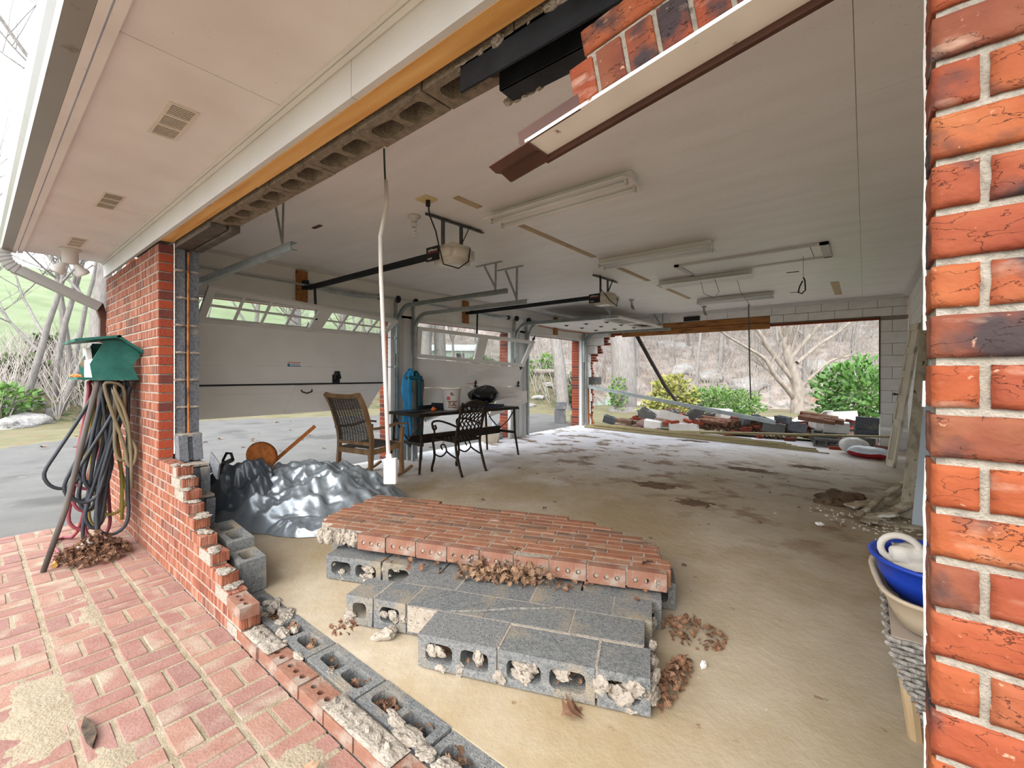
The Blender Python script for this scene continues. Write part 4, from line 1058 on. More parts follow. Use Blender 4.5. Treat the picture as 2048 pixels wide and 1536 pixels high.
# ------------------------------------------------------------------ openers
PERF = mat('perforated_angle', ['4e504e','6a6c6a'], 20, .5, metal=.5)
OPEN_W = mat('opener_cream', ['cfc8bc','d8d2c6'], 4, .45)
def opener(y, xm, zm, label, arm=True):
    t = root('garage_door_opener', label, 'door opener', (xm, y, zm))
    bm = bmesh.new(); bmesh.ops.create_cube(bm, size=1)
    for v in bm.verts: v.co = Vector((v.co.x*.33, v.co.y*.30, v.co.z*.16))
    bmesh.ops.bevel(bm, geom=bm.edges[:], offset=.045, segments=4, affect='EDGES')
    for v in bm.verts: v.co += Vector((xm+.14, y, zm))
    me = bpy.data.meshes.new('housing'); bm.to_mesh(me); bm.free(); me.materials.append(OPEN_W); me.shade_smooth(); h = link('housing', me, t)
    # the dark end panel looks back along the rail's side toward the wall opening
    pm_ = RT((xm+.055, y-.151, zm+.005), PI/2, 0, 0)
    G().box(-.085, .085, -.062, .062, -.003, .003, pm_).build('control_panel', BLACK, t)
    tx = lambda body, size, c, dx, dz: link('lettering', text_mesh(body, size, c), t, M=RT((xm+.055+dx, y-.1545, zm+dz), PI/2, 0, 0))
    wht = solid('letter_white', 'e6e6e6'); tx('LiftMaster', .031, wht, .0, .036); tx('1/2HP', .024, wht, -.04, -.035)
    G().box(xm-.02, xm+.13, y-.1555, y-.154, zm+.012, zm+.016).build('red_line', solid('letter_red', 'c03030'), t)
    G().box(xm+.03, xm+.22, y-.09, y+.09, zm-.083, zm-.077).build('lamp_lens', mat('lens', ['d9d9d4','e2e2dc'], 3, .3), t)
    G().box(-5.457, xm+.02, y-.02, y+.02, zm+.055, zm+.075).box(-5.457, xm+.02, y-.018, y-.012, zm+.02, zm+.06).box(-5.457, xm+.02, y+.012, y+.018, zm+.02, zm+.06).xf(Matrix.Identity(4)).build('rail', STEELK, t)
    def angle(p, q, w=.03):
        g = G(); g.bar(p, q, w, .004, (0,1,0)); g.bar(Vector(p)+Vector((0,.014,0)), Vector(q)+Vector((0,.014,0)), .004, w, (0,1,0)); return g
    for s in (-.10, .12):
        angle((xm+.12, y+s, zm+.07), (xm+.12, y+s, 2.64)).build('hanger', PERF, t)
    G().bar((xm+.12, y+.11, zm+.10), (xm+.16, y+.20, 2.64), .028, .004).build('brace', PERF, t)
    g = G(); g.bar((xm+.10, y-.26, 2.635), (xm+.14, y+.40, 2.635), .032, .005).bar((xm+.085, y-.26, 2.65), (xm+.125, y+.40, 2.65), .004, .028); g.build('ceiling_angle', PERF, t)
    if arm:
        G().bar((-5.3, y+.0, zm+.05), (-5.36, y+.05, zm-.36), .03, .008).build('trolley_arm', BLACK, t)
    return t
opener(2.68, -2.98, 2.33, 'door opener with black end panel on a rail to the grid-window door')
opener(5.60, -2.98, 2.34, 'door opener with black end panel on a rail to the bent door')
g = G().tube([(-2.66, 2.25, 2.64), (-2.68, 2.28, 2.55), (-2.74, 2.40, 2.46), (-2.80, 2.50, 2.33), (-2.78, 2.52, 2.22), (-2.70, 2.62, 2.19), (-2.66, 2.70, 2.26), (-2.68, 2.74, 2.38)], .006, 6)
pc = root('power_cord', 'black power cord plugged into a ceiling outlet by the opener', 'cord', (-2.66, 2.25, 2.64)); g.build('cord', BLACK, pc)
G().tube([(-2.66, 2.25, 2.648), (-2.66, 2.25, 2.60)], .018, 8).build('plug', BLACK, pc)
G().box(-2.73, -2.60, 2.18, 2.30, 2.645, 2.654).build('outlet_plate', mat('outlet_yellow', ['d8c48e','ddcb9a'], 5, .5), label='yellowed square outlet plate on the ceiling beside the opener', cat='outlet')
G().tube([(-2.84, 5.45, 2.654), (-2.80, 5.40, 2.45), (-2.70, 5.45, 2.30), (-2.64, 5.55, 2.22), (-2.66, 5.62, 2.33), (-2.70, 5.62, 2.37)], .006, 6).build('power_cord', BLACK, label='black cord looped around the opener above the bent door', cat='cord')

# ------------------------------------------------------------------ ceiling fixtures
TUBE_M = mat('lamp_tube', ['dfe0de','e8e9e6'], 2, .3)
def shop_light(x0, x1, y, lamps, label, m):
    t = root('fluorescent_light', label, 'light', ((x0+x1)/2, y, 2.58))
    G().box(x0, x1, y-.045, y+.045, 2.595, 2.652).build('channel', m, t)
    for s in (-1, 1):
        vs = [(x, y+s*a, z) for x in (x0, x1) for a, z in ((.045,2.60),(.155,2.575),(.155,2.57),(.045,2.594))]
        G().add(vs, [(0,1,5,4),(1,2,6,5),(2,3,7,6),(3,0,4,7),(0,3,2,1),(4,5,6,7)]).build('reflector', m, t)
    if lamps:
        for s in (-.07, .07):
            G().tube([(x0+.03, y+s, 2.565), (x1-.03, y+s, 2.565)], .0125, 10).build('lamp_tube', TUBE_M, t, smooth=True)
            for x in (x0+.02, x1-.02): G().box(x-.008, x+.008, y+s-.016, y+s+.016, 2.55, 2.60).build('lamp_holder', WHITE, t)
    return t
LT = mat('fixture_white', ['ebe8e3','f2f0ec'], 4, .45, spots=[(40,'8a6a48',.70,.75)])
shop_light(-2.46, -1.22, 2.82, True, 'two-tube fluorescent shop light with wide white reflector near the sagging lintel', LT)
shop_light(-2.47, -1.21, 4.75, True, 'fluorescent shop light between the big reflector light and the attic hatch', LT)
shop_light(-2.36, -1.15, 6.40, False, 'bare fluorescent channel beside the attic hatch with dangling wires', LT)
shop_light(-2.37, -1.17, 8.32, True, 'fluorescent shop light farthest from the sagging lintel, by the hole in the block wall', LT)
g = G().tube([(-1.6, 6.4, 2.59), (-1.55, 6.42, 2.42), (-1.62, 6.45, 2.34), (-1.75, 6.43, 2.42), (-1.78, 6.4, 2.58)], .004, 5).tube([(-1.35, 6.5, 2.6), (-1.36, 6.8, 2.45), (-1.38, 7.6, 2.35), (-1.6, 8.1, 2.36)], .004, 5)
g.build('loose_wire', mat('wire_grey', ['8a8478','9a9488'], 4, .6), label='thin loose wires dangling from the bare fluorescent channel', cat='wire')
ht = root('attic_hatch', 'long white framed attic hatch in the ceiling', 'hatch', (-1.07, 5.86, 2.65))
G().box(-1.82, -.33, 5.55, 6.2, 2.646, 2.654).build('panel', CEIL, ht)
for a in ((-1.86,-.29,5.53,5.58),(-1.86,-.29,6.16,6.21),(-1.86,-1.80,5.53,6.21),(-.37,-.29,5.53,6.21)): G().box(*a, 2.632, 2.654).build('trim', WHITE, ht)
G().box(-.46, -.455, 5.6, 6.15, 2.643, 2.646).build('gap_shade_strip', BLACK, ht)  # black strip painted as the shade of an open seam
hk = root('pull_cord', 'dark looped pull cord hanging from the attic hatch', 'cord', (-.55, 6.0, 2.65))
G().tube([(-.55, 6.0, 2.646), (-.55, 6.0, 2.40)], .002, 5).build('string', BLACK, hk)
G().tube([(-.55, 6.0, 2.40), (-.535, 6.0, 2.36), (-.53, 6.0, 2.25), (-.565, 6.0, 2.215), (-.60, 6.0, 2.23), (-.585, 6.0, 2.30), (-.555, 6.0, 2.36)], .008, 6).build('loop', STEELK, hk)
cf = root('bulb', 'white spiral bulb in a round ceiling holder', 'light', (-3.03, 2.41, 2.6))
G().lathe([(0,0),(.055,0),(.055,-.012),(.03,-.025),(.026,-.05),(0,-.05)], 18, (-3.03, 2.41, 2.654)).build('holder', WHITE, cf, smooth=True)
G().lathe([(0,-.05),(.022,-.05),(.022,-.095),(0,-.095)], 14, (-3.03, 2.41, 2.654)).build('base', WHITE, cf, smooth=True)
G().tube([(-3.03+.018*math.cos(i*.5), 2.41+.018*math.sin(i*.5), 2.56-.0022*i) for i in range(42)], .007, 6).build('spiral', TUBE_M, cf, smooth=True)
for i, (x, y, lab) in enumerate(((-3.3, 7.55, 'small ceiling bracket hanging near the raised door'), (-2.5, 9.2, 'broken bulb socket hanging by wires beside the hole in the block wall'))):
    b = root('light_socket', lab, 'socket', (x, y, 2.6)); G().lathe([(0,0),(.05,0),(.045,-.02),(.02,-.03),(.02,-.10),(0,-.10)], 12, (x, y, 2.654)).build('socket', MORT_L if i else GALV, b)
    g = G(); g.tube([(x, y, 2.56), (x+.02, y, 2.50), (x+.05, y-.01, 2.46)], [.02,.03,.008], 6); g.build('broken_end', MORT_L, b)
for i, (x, y) in enumerate(((-3.95, 2.02), (-.75, 6.9), (-.9, 8.6))): 
    G().box(x-.07, x+.07, y-.018, y+.018, 2.650, 2.654).noise(.004, 20, i).build('ceiling_scar', BROWN, label=['torn brown patch in the ceiling near the header blocks', 'dark slot mark in the ceiling beyond the attic hatch', 'brown oval mark in the ceiling by the far wall'][i], cat='mark')
# white drop conduit with outlet box
dp = root('drop_outlet', 'white pendant conduit ending in a white outlet box above the brick slab', 'outlet', (-2.27, 1.58, .64))
G().tube([(-2.27, 1.577, 2.652), (-2.265, 1.58, 2.5), (-2.262, 1.585, 2.40)], .006, 6).build('wire', mat('green_wire', ['3c4a3a','4a5848'], 3, .6), dp)
G().tube([(-2.262, 1.585, 2.46), (-2.258, 1.59, 2.32), (-2.29, 1.565, 2.12), (-2.287, 1.567, 1.9), (-2.25, 1.595, .78)], .0125, 10).build('conduit', TRIMW, dp, smooth=True)
bm_ = bevel_mesh(G().box(-.038, .038, -.025, .025, -.077, .077, RT((-2.235, 1.60, .70), 0, 0, .66)), 'outlet_box', TRIMW, .008, 2); link('outlet_box', bm_, dp)
for z in (.675, .725): 
    g = G().lathe([(0,0),(.016,0),(.016,.003),(0,.004)], 12); g.xf(RT((-2.2195, 1.5803, z), PI/2, 0, .66)); g.build('socket_face', WHITE, dp)
G().tube([(-2.245, 1.592, .80), (-2.24, 1.597, .765)], .018, 10).build('collar', TRIMW, dp)
# dark hanging pole and cord in the knocked-through wall
G().tube([(-4.34, 10.14, 2.30), (-4.0, 10.3, 1.60), (-3.72, 10.45, 1.0), (-3.45, 10.5, .62)], [.05,.045,.04,.03], 8).noise(.012, 12).build('hanging_strip', mat('dark_strip', ['332c28','463c36'], 8, .7), label='dark torn strip hanging aslant from the lintel into the rubble', cat='debris')
G().tube([(-1.77, 9.55, 2.655), (-1.76, 9.55, 2.0), (-1.75, 9.55, 1.4), (-1.73, 9.55, .80)], .013, 6).build('hanging_cable', mat('cable_grey', ['5c5852','6c6860'], 4, .6), label='straight grey cable hanging down in the hole in the block wall', cat='cable')
g = G(); g.bar((-5.46, 9.80, .995), (-1.35, 9.80, .36), .014, .085, (0,0,1)); g.bar((-5.46, 9.78, 1.03), (-1.35, 9.78, .395), .04, .008, (0,0,1))
g.build('fallen_track', GALV, label='long fallen metal door track slanting across the hole in the block wall', cat='track')
# ------------------------------------------------------------------ fallen wall slabs
SL = RT((-2.44, 1.525, 0), 0, 0, math.radians(22.6))
bs = root('fallen_brick_slab', 'fallen slab of salmon brick wall lying face up on grey blocks', 'wall slab', (-1.6, 1.9, .16))
BT = SL @ Matrix.Translation((0, 0, .195)) @ Matrix.Rotation(math.radians(-1.2), 4, 'X') @ Matrix.Rotation(math.radians(.6), 4, 'Y')
face = [bevel_mesh(G().box(0, .193, 0, .0577, 0, .09), 'brick', BR_SLAB, .002), bevel_mesh(G().box(0, .092, 0, .0577, 0, .09), 'brick', BR_SLAB, .002)]
hole_b = []
for s in range(3):
    g = G().holed(0, .193, 0, .09, .0577, [circ(.0415+i*.055, .043, .0135, 10) for i in range(3)])
    g.xf(Matrix(((1,0,0,0),(0,0,1,0),(0,1,0,0),(0,0,0,1)))); g.f = [tuple(reversed(q)) for q in g.f]; g.noise(.0012, 30, s)
    hole_b.append(g.mesh('brick', BR_SLABEND))
uL = [-.02, -.30, -.40, -.44, -.46, -.45, -.47, -.44, -.46, -.43, -.45, -.44, -.46]
uR = [1.73, 1.80, 1.80, 1.79, 1.80, 1.78, 1.76, 1.70, 1.60, 1.50, 1.40, 1.20, .12]
gm = G(); plug = G()
for r in range(13):
    u = uL[r]+(.1 if r % 2 else 0); v = r*.0677
    if r and r % 2: link('brick', face[1], bs, M=BT @ Matrix.Translation((uL[r], v, R.uniform(-.002, .002))))
    while u < uR[r]-.06:
        if r == 0:
            link('brick', hole_b[R.randrange(3)], bs, M=BT @ Matrix.Translation((u, v+R.uniform(-.006, .004), R.uniform(-.003, .003))))
            for i in range(3):
                if R.random() < .5: lump(plug, BT @ Vector((u+.0415+i*.055, v+.004, .043)), (.011, .009, .011), seed=u*9+i, sub=1)
        else: link('brick', face[0] if u+.19 < uR[r]+.05 else face[1], bs, M=BT @ Matrix.Translation((u, v, R.uniform(-.0025, .0025))))
        u += .203
    gm.box(uL[r]+.004, uR[r]-.03, v-.006 if r else .01, v+.064, .006, .0875, BT)
gm.build('mortar', MORT_L, bs); plug.build('mortar_plugs', MORT_L, bs, kind='stuff')
g = G()
for q in range(9): lump(g, BT @ Vector((-.30+q*.03, .03+R.uniform(-.02, .02), .045)), (.03, .03, .045), seed=q)
for q in range(8): lump(g, BT @ Vector((1.755, .03+q*.06, .04)), (.02, .035, .045), seed=q+20)
g.build('mortar_smear', MORT_L, bs, kind='stuff')
def lying_block(L, seed, m, H=.19, T=.143, cores=2):   # shell face up, cores running along v
    g = block_g(L, H, T, .003, seed, cores); return g.xf(Matrix(((1,0,0,0),(0,0,-1,.19),(0,1,0,0),(0,0,0,1)))).mesh('block', m)
lb = root('fallen_block_slab', 'fallen slab of grey blocks crushed under the brick slab', 'wall slab', (-1.6, 1.9, 0))
LB = SL @ Matrix.Translation((0, -.036, .010)) @ Matrix.Rotation(math.radians(.4), 4, 'X')
lm = [lying_block(.39, s+40, BLOCK) for s in range(3)]; lmh = lying_block(.19, 50, BLOCK, cores=1)
for r, (a, b) in enumerate(((-.22, 1.74), (-.34, 1.7), (-.46, 1.7), (-.48, 1.6))):
    u = a+(.2 if r % 2 else 0)
    if r % 2: link('block', lmh, lb, M=LB @ Matrix.Translation((a, r*.2, R.uniform(-.002, .002))))
    while u < b-.2:
        link('block', lm[R.randrange(3)], lb, M=LB @ Matrix.Translation((u, r*.2+R.uniform(-.006, .004), R.uniform(-.002, .003)))); u += .4
g = G()
for q in range(18): lump(g, LB @ Vector((R.uniform(-.2, .3), R.uniform(.008, .03), R.uniform(.01, .12))), (R.uniform(.02, .04), .012, R.uniform(.01, .03)), seed=q+70)
g.build('mortar_lumps', MORT_L, lb, kind='stuff')
fs = root('fallen_block_slab', 'fallen slab of three grey block courses with open cores in front of the brick slab', 'wall slab', (-1.2, 1.6, 0))
FS = RT((-1.515, 1.225, .012), 0, 0, math.radians(21.8))
dm = {}
def fblock(u0, u1, v, s):
    L = round(u1-u0-.008, 3)
    if (L, s) not in dm: dm[(L, s)] = lying_block(L, s*3+L*10, BLOCK, cores=2 if L > .24 else 1)
    link('block', dm[(L, s)], fs, M=FS @ Matrix.Translation((u0, v, R.uniform(-.002, .003))))
for v, us in ((0, (0, .37, .77, .975)), (.198, (-.52, -.36, -.17, .23, .63, .95)), (.396, (-.33, .0, .4, .8, .985))):
    for i, (a, b) in enumerate(zip(us, us[1:])): fblock(a, b, v, i % 2)
g = G().box(-.16, .94, .186, .200, .02, .1425, FS).box(-.3, .94, .383, .398, .02, .1425, FS)
for v, us in ((0, (.37, .77)), (.198, (-.36, -.17, .23, .63)), (.396, (0, .4, .8))):
    for u in us: g.box(u-.0095, u+.0015, v+.01, v+.185, .02, .1425, FS)
g.build('mortar', MORT_L, fs)
g = G()
for q in range(17):
    u = R.uniform(0, .97); lump(g, FS @ Vector((u, R.uniform(.004, .02), R.uniform(.005, .10))), (R.uniform(.02, .06), .014, R.uniform(.015, .04)), seed=q+90)
for q in range(10): lump(g, FS @ Vector((R.uniform(-.52, -.2), .198+R.uniform(.0, .012), R.uniform(.0, .08))), (R.uniform(.018, .04), .014, R.uniform(.012, .03)), seed=q+120)
for q in range(14): lump(g, FS @ Vector((.975+R.uniform(-.01, .01), R.uniform(0, .58), R.uniform(.03, .13))), (.016, R.uniform(.02, .05), R.uniform(.015, .03)), seed=q+140)
g.build('mortar_lumps', MORTAR, fs, kind='stuff')
g = G(); lump(g, (0,0,0), (.055, .028, .025), seed=3); 
link('mortar_chunk', g.mesh('mortar_chunk', MORT_L), loc=(-1.81, 1.262, .024), rot=(.2, -.3, .7), label='loose chunk of mortar lying against the three-course block slab', cat='rubble')
st = G().tube([FS @ Vector(p) for p in ((.06, .20, .147), (.2, .235, .150), (.33, .30, .152), (.45, .335, .150), (.56, .385, .147))], [.004,.006,.007,.006,.004], 6).noise(.003, 40)
st.build('twig', mat('lichen_twig', ['4c4a46','7e7c76'], 60, .9), label='lichen-covered twig lying on the three-course block slab', cat='twig')
# loose blocks standing on the base row
b1 = block_g(.40, .195, .143, .004, 5).mesh('concrete_block', BLOCK); b2 = block_g(.20, .195, .143, .004, 9, 1).mesh('concrete_block', BLOCK)
link('concrete_block', b1, loc=(-3.41, 1.0, .085), rot=(.03, .05, -.03), label='whole hollow block with two cores standing behind the brick stairs', cat='block')
link('concrete_block', b2, loc=(-3.0, .985, .006), rot=(.02, .02, -.05), label='half block with one core standing at the end of the broken wall', cat='block')
g = G(); g.box(0, .15, 0, .012, 0, .14); link('block_shard', g.noise(.006, 20).mesh('block_shard', BLOCK_D), loc=(-3.75, 1.10, .60), rot=(.1, .5, .1), label='broken block shard leaning on top of the block wythe', cat='rubble')

# ------------------------------------------------------------------ tarps and scrap heap
TARP = mat('tarp_grey_silver', ['787f86','8d959b','a2aab0'], 1.6, .34, .1, 60, metal=.5, spec=.7)
TARPK = mat('tarp_black', ['34393f','4a5057'], 2, .32, .2, 40, spec=.6)
def ridge(p, s): 
    return abs(mnoise.noise(Vector((p[0]*s, p[1]*s, 0.3))))
def tarp(cx, cy, rx, ry, h, seed, ang, m, name, label, nz=.16, pw=.75):
    g = G(); nu, nv = 220, 80; ca, sa = math.cos(ang), math.sin(ang)
    def vor(v): return mnoise.voronoi(v)[0][0]
    def fn(a, b):
        th = a*2*PI; rr = b**.75; edge = 1+.14*mnoise.noise(Vector((math.cos(th)*1.7+seed, math.sin(th)*1.7, seed)))+.05*mnoise.noise(Vector((math.cos(th)*6+seed, math.sin(th)*6, seed)))
        lx, ly = rr*edge*rx*math.cos(th), rr*edge*ry*math.sin(th)
        x, y = cx+lx*ca-ly*sa, cy+lx*sa+ly*ca
        base = h*max(0, 1-rr**2.2)**pw*(1+.25*mnoise.noise(Vector((lx*1.6+seed, ly*2.4, seed))))
        q = Vector((lx*3.4+ly*1.8+seed*3, ly*4.6-lx*.8, seed*.37))
        f1, f2, f3 = vor(q)-.45, vor(q*2.1+Vector((3,1,0)))-.45, vor(q*4.7+Vector((7,5,0)))-.45
        w = min(1, 4*(1-rr))
        z = base+nz*h*(f1*.95+f2*.5+f3*.2)*(.35+.65*w)
        return (x+.03*f2*w, y+.03*f1*w, max(.004+.02*max(0, f1)+.015*max(0, f2), z))
    TARPS.append(solid_of(g.grid(nu, nv, lambda a, b: fn(a, b)).build(name, m, smooth=True, label=label, cat='tarp')))
TARPS = []
tarp(-4.05, 1.95, .98, .52, .40, 3, math.radians(52), TARP, 'tarp', 'crumpled silver-grey tarp heaped over something beside the brick slab', .42)
tarp(-4.36, 1.47, .50, .27, .44, 9, math.radians(24), TARPK, 'tarp', 'dark shiny tarp bunched behind the broken block wythe', .55, .5)
tarp(-3.55, 1.75, .40, .16, .10, 14, math.radians(38), TARP, 'tarp', 'low flap of grey tarp spread on the floor against the brick slab', .6)
gp, gn, _, _ = TARPS[1][1].find_nearest(Vector((-4.02, 1.27, .22)))
if gn.dot(Vector((.6, -.7, .3))) < 0: gn = -gn
g = G().lathe([(.008,0),(.014,.0),(.014,.003),(.008,.003),(.008,0)], 14); g.xf(Matrix.Translation(gp+gn*.001) @ gn.to_track_quat('Z', 'Y').to_matrix().to_4x4()); g.build('grommet', GALV, label='round metal eyelet in the dark shiny tarp', cat='eyelet')
g = G().lathe([(0,0),(.05,.004),(.10,.012),(.135,.025),(.138,.028),(.10,.017),(.05,.009),(0,.006)], 26); g.xf(RT((-4.42, 1.72, .60), .35, 1.05, .4)); settle(g.build('rusty_disc', RUST, smooth=True, label='round rusty steel disc stuck upright in the scrap heap', cat='scrap'), TARPS, .008)
g = G(); g.bar((-4.50, 1.75, .36), (-4.34, 2.20, .78), .035, .008, (1,0,0)); settle(g.build('metal_strap', RUST, label='long bent rusty strap sticking up out of the scrap heap', cat='scrap'), TARPS, .03)
settle(G().tube([(-4.50, 1.42, .48), (-4.52, 1.44, .60), (-4.50, 1.46, .66), (-4.45, 1.48, .66), (-4.43, 1.49, .60)], .012, 8).build('iron_hook', STEELK, smooth=True, label='black iron hook beside the rusty disc in the scrap heap', cat='scrap'), TARPS, .03)
g = G(); g.bar((-4.15, 1.20, .50), (-4.48, 1.50, .52), .03, .03); settle(g.build('scrap_bar', BLACK, label='dark square bar lying on the dark shiny tarp', cat='scrap'), TARPS, .012)

# ------------------------------------------------------------------ table and chairs
TEAK = mat('teak_wood', ['8e6a48','a8815a','b99468'], 5, .6, .12, 40, stretch=(2,2,.5), k=.6)
WICK = mat('dark_wicker', ['4a4038','62564a','74685a'], 90, .75, .8, 120, k=.6)
rc = root('rocking_chair', 'brown wooden rocking chair with a woven dark wicker back', 'chair', (-4.86, 3.19, 0), math.radians(8))
P_ = lambda *p: tuple(p)
def crv(g, pts, w, h, n=10):
    pts = [Vector(p) for p in pts]; out = []
    for i in range(len(pts)-1):
        a = pts[max(i-1,0)]; b = pts[i]; c = pts[i+1]; d = pts[min(i+2, len(pts)-1)]
        for k in range(n):
            t = k/n; out.append(.5*((2*b)+(c-a)*t+(2*a-5*b+4*c-d)*t*t+(3*b-a-3*c+d)*t**3))
    out.append(pts[-1]); return out
def rail(pts, w, h, up):       # rectangular section swept along a smooth curve
    P = crv(None, pts, w, h, 5); g = G(); vs = []; k = len(P)
    for i in range(k):
        d = (P[min(i+1,k-1)]-P[max(i-1,0)]).normalized(); r = d.cross(Vector(up)).normalized(); u = r.cross(d)
        vs += [P[i]+r*w/2+u*h/2, P[i]-r*w/2+u*h/2, P[i]-r*w/2-u*h/2, P[i]+r*w/2-u*h/2]
    g.add(vs, [(i*4+j, i*4+(j+1) % 4, (i+1)*4+(j+1) % 4, (i+1)*4+j) for i in range(k-1) for j in range(4)]+[(3,2,1,0), ((k-1)*4, (k-1)*4+1, (k-1)*4+2, (k-1)*4+3)]); return g
for s in (-1, 1):
    x = s*.29
    rail([(x,-.28,.03),(x,-.25,.42),(x,-.27,.62),(x,-.36,.90),(x,-.45,1.06)], .035, .05, (0,1,0)).build('back_post', TEAK, rc, local=True)
    rail([(x,.24,.04),(x,.23,.35),(x,.25,.62)], .04, .045, (0,1,0)).build('front_leg', TEAK, rc, local=True)
    rail([(x,-.30,.64),(x,-.05,.64),(x,.15,.67),(x,.32,.65)], .055, .025, (0,0,1)).build('armrest', TEAK, rc, local=True)
    rail([(x,-.52,.08),(x,-.28,.02),(x,.0,.012),(x,.25,.03),(x,.42,.09)], .035, .03, (0,0,1)).build('rocker', TEAK, rc, local=True)
    rail([(x,-.26,.36),(x,.0,.37),(x,.24,.40)], .025, .06, (0,0,1)).build('seat_rail', TEAK, rc, local=True)
for y, z in ((-.26,.36),(.24,.40)): G().box(-.29, .29, y-.014, y+.014, z-.03, z+.03).build('seat_rail', TEAK, rc, local=True)
rail([(-.29,-.45,1.05),(-.15,-.44,1.03),(.15,-.44,1.03),(.29,-.45,1.05)], .03, .05, (0,0,1)).build('crest_rail', TEAK, rc, local=True)
G().box(-.28, .28, -.276, -.246, .44, .48).build('lower_rail', TEAK, rc, local=True)
g = G().grid(10, 8, lambda a, b: (-.275+.55*a, -.25+.49*b, .40+.025*b-.05*math.sin(PI*a)*math.sin(PI*b))); g.build('seat', WICK, rc, local=True, smooth=True)
# woven back: vertical stakes and horizontal strands, with gaps
zs = [.48+.55*i/34 for i in range(35)]
yb = lambda z: -.265-.0-.18*max(0, (z-.55)/.5)**1.15
g = G()
for i in range(23):
    x = -.272+.544*i/22; g.tube([(x, yb(z)+.003*(-1)**i, z) for z in (.47,.6,.75,.9,1.03)], .0042, 5)
for i, z in enumerate(zs): g.tube([(-.28+.56*k/22, yb(z)+.006*(-1)**(k+i), z) for k in range(23)], .0062, 5)
g.build('woven_back', WICK, rc, local=True)
IRON = mat('black_bronze_iron', ['17130f','2a211a','3d2f22'], 14, .4, metal=.6, spec=.5)
tb = root('patio_table', 'long dark metal patio table cluttered with things', 'table', (-4.75, 4.60, 0), math.radians(-4))
G().box(-.36, .36, -.95, .95, .755, .775).build('table_top', IRON, tb, local=True); G().box(-.37, .37, -.96, .96, .735, .757).build('apron', IRON, tb, local=True)
for sx in (-1, 1):
    for sy in (-1, 1): G().tube([(sx*.33, sy*.88, .74), (sx*.33, sy*.90, .35), (sx*.36, sy*.95, .0)], [.02,.018,.016], 8).build('leg', IRON, tb, local=True)
G().box(-.02, .02, -.88, .88, .33, .45).build('stretcher', IRON, tb, local=True)
for sy in (-1, 1):
    G().box(-.34, .34, sy*.88-.012, sy*.88+.012, .35, .39).build('stretcher', IRON, tb, local=True)
    G().tube([(-.33, sy*.88, .72), (-.2, sy*.88, .55), (0, sy*.88, .40)], .01, 6).tube([(.33, sy*.88, .72), (.2, sy*.88, .55), (0, sy*.88, .40)], .01, 6).build('curved_brace', IRON, tb, local=True)
ic = root('iron_chair', 'black cast iron chair with a lattice back', 'chair', (-4.22, 4.08, 0), math.radians(-87))
# local: seat faces +y ... rotated so the back is away from the table
def tub(pts, r, n=6): return G().tube(crv(None, pts, 0, 0, 6), r, n)
ic.rotation_euler.z = math.radians(92)
for s in (-1, 1):
    x = s*.23
    tub([(x,.24,.0),(x,.25,.05),(x,.20,.22),(x,.23,.40),(x,.22,.44)], .018).build('front_leg', IRON, ic, local=True)
    tub([(x,-.30,.0),(x,-.26,.10),(x,-.20,.30),(x,-.19,.45),(x,-.24,.70),(x,-.31,.93)], .019).build('back_post', IRON, ic, local=True)
    tub([(x,-.22,.62),(x,-.05,.66),(x,.12,.68),(x,.24,.65),(x,.22,.56),(x,.17,.58),(x,.19,.62)], .014).build('armrest', IRON, ic, local=True)
    tub([(x,.22,.44),(x,.20,.52),(x,.23,.62)], .014).build('arm_post', IRON, ic, local=True)
    tub([(x,.20,.24),(x,.08,.22),(x,-.02,.30),(x,.02,.38),(x,.08,.36),(x,.05,.31)], .011, 6).build('scroll_brace', IRON, ic, local=True)
    tub([(x,-.22,.22),(x,-.10,.26),(x,-.02,.30)], .011, 6).build('scroll_brace', IRON, ic, local=True)
for y, z in ((.22,.44),(-.19,.43)): tub([(-.23,y,z),(0,y+.01,z),(.23,y,z)], .017).build('seat_frame', IRON, ic, local=True)
for s in (-1, 1): tub([(s*.23,-.19,.43),(s*.235,0,.44),(s*.23,.22,.44)], .017).build('seat_frame', IRON, ic, local=True)
g = G()
for i in range(-6, 7):
    a = i*.07
    for sg in (-1, 1):
        p, q = [], []
        for k in range(9):
            y = -.19+.41*k/8; xx = a+sg*(y-.015)*.9
            if abs(xx) <= .225: p.append((xx, y, .435))
        if len(p) > 1: g.tube(p, .0095, 6)
g.build('seat_lattice', IRON, ic, local=True)
yb2 = lambda z: -.19-.05*(z-.45)/.25 if z < .7 else -.24-.07*(z-.7)/.23
g = G()
for i in range(-7, 8):
    for sg in (-1, 1):
        p = []
        for k in range(13):
            z = .54+.33*k/12; xx = i*.075+sg*(z-.70)*.75+.02*math.sin(k*.9)
            if abs(xx) <= .215: p.append((xx, yb2(z), z))
        if len(p) > 1: g.tube(p, .0095, 6)
g.build('back_lattice', IRON, ic, local=True)
tub([(-.23,yb2(.52),.52),(0,yb2(.52),.51),(.23,yb2(.52),.52)], .017).build('lower_rail', IRON, ic, local=True)
g = G(); P = [(-.235,.90),(-.12,.945),(0,.965),(.12,.945),(.235,.90),(.235,.86),(.1,.875),(0,.87),(-.1,.875),(-.235,.86)]
n_ = len(P); g.add([(x, yb2(z)+w, z) for w in (-.012, .017) for x, z in P], [tuple(range(n_-1,-1,-1)), tuple(range(n_, 2*n_))]+[(i, (i+1) % n_, n_+(i+1) % n_, n_+i) for i in range(n_)]); g.build('crest', IRON, ic, local=True)
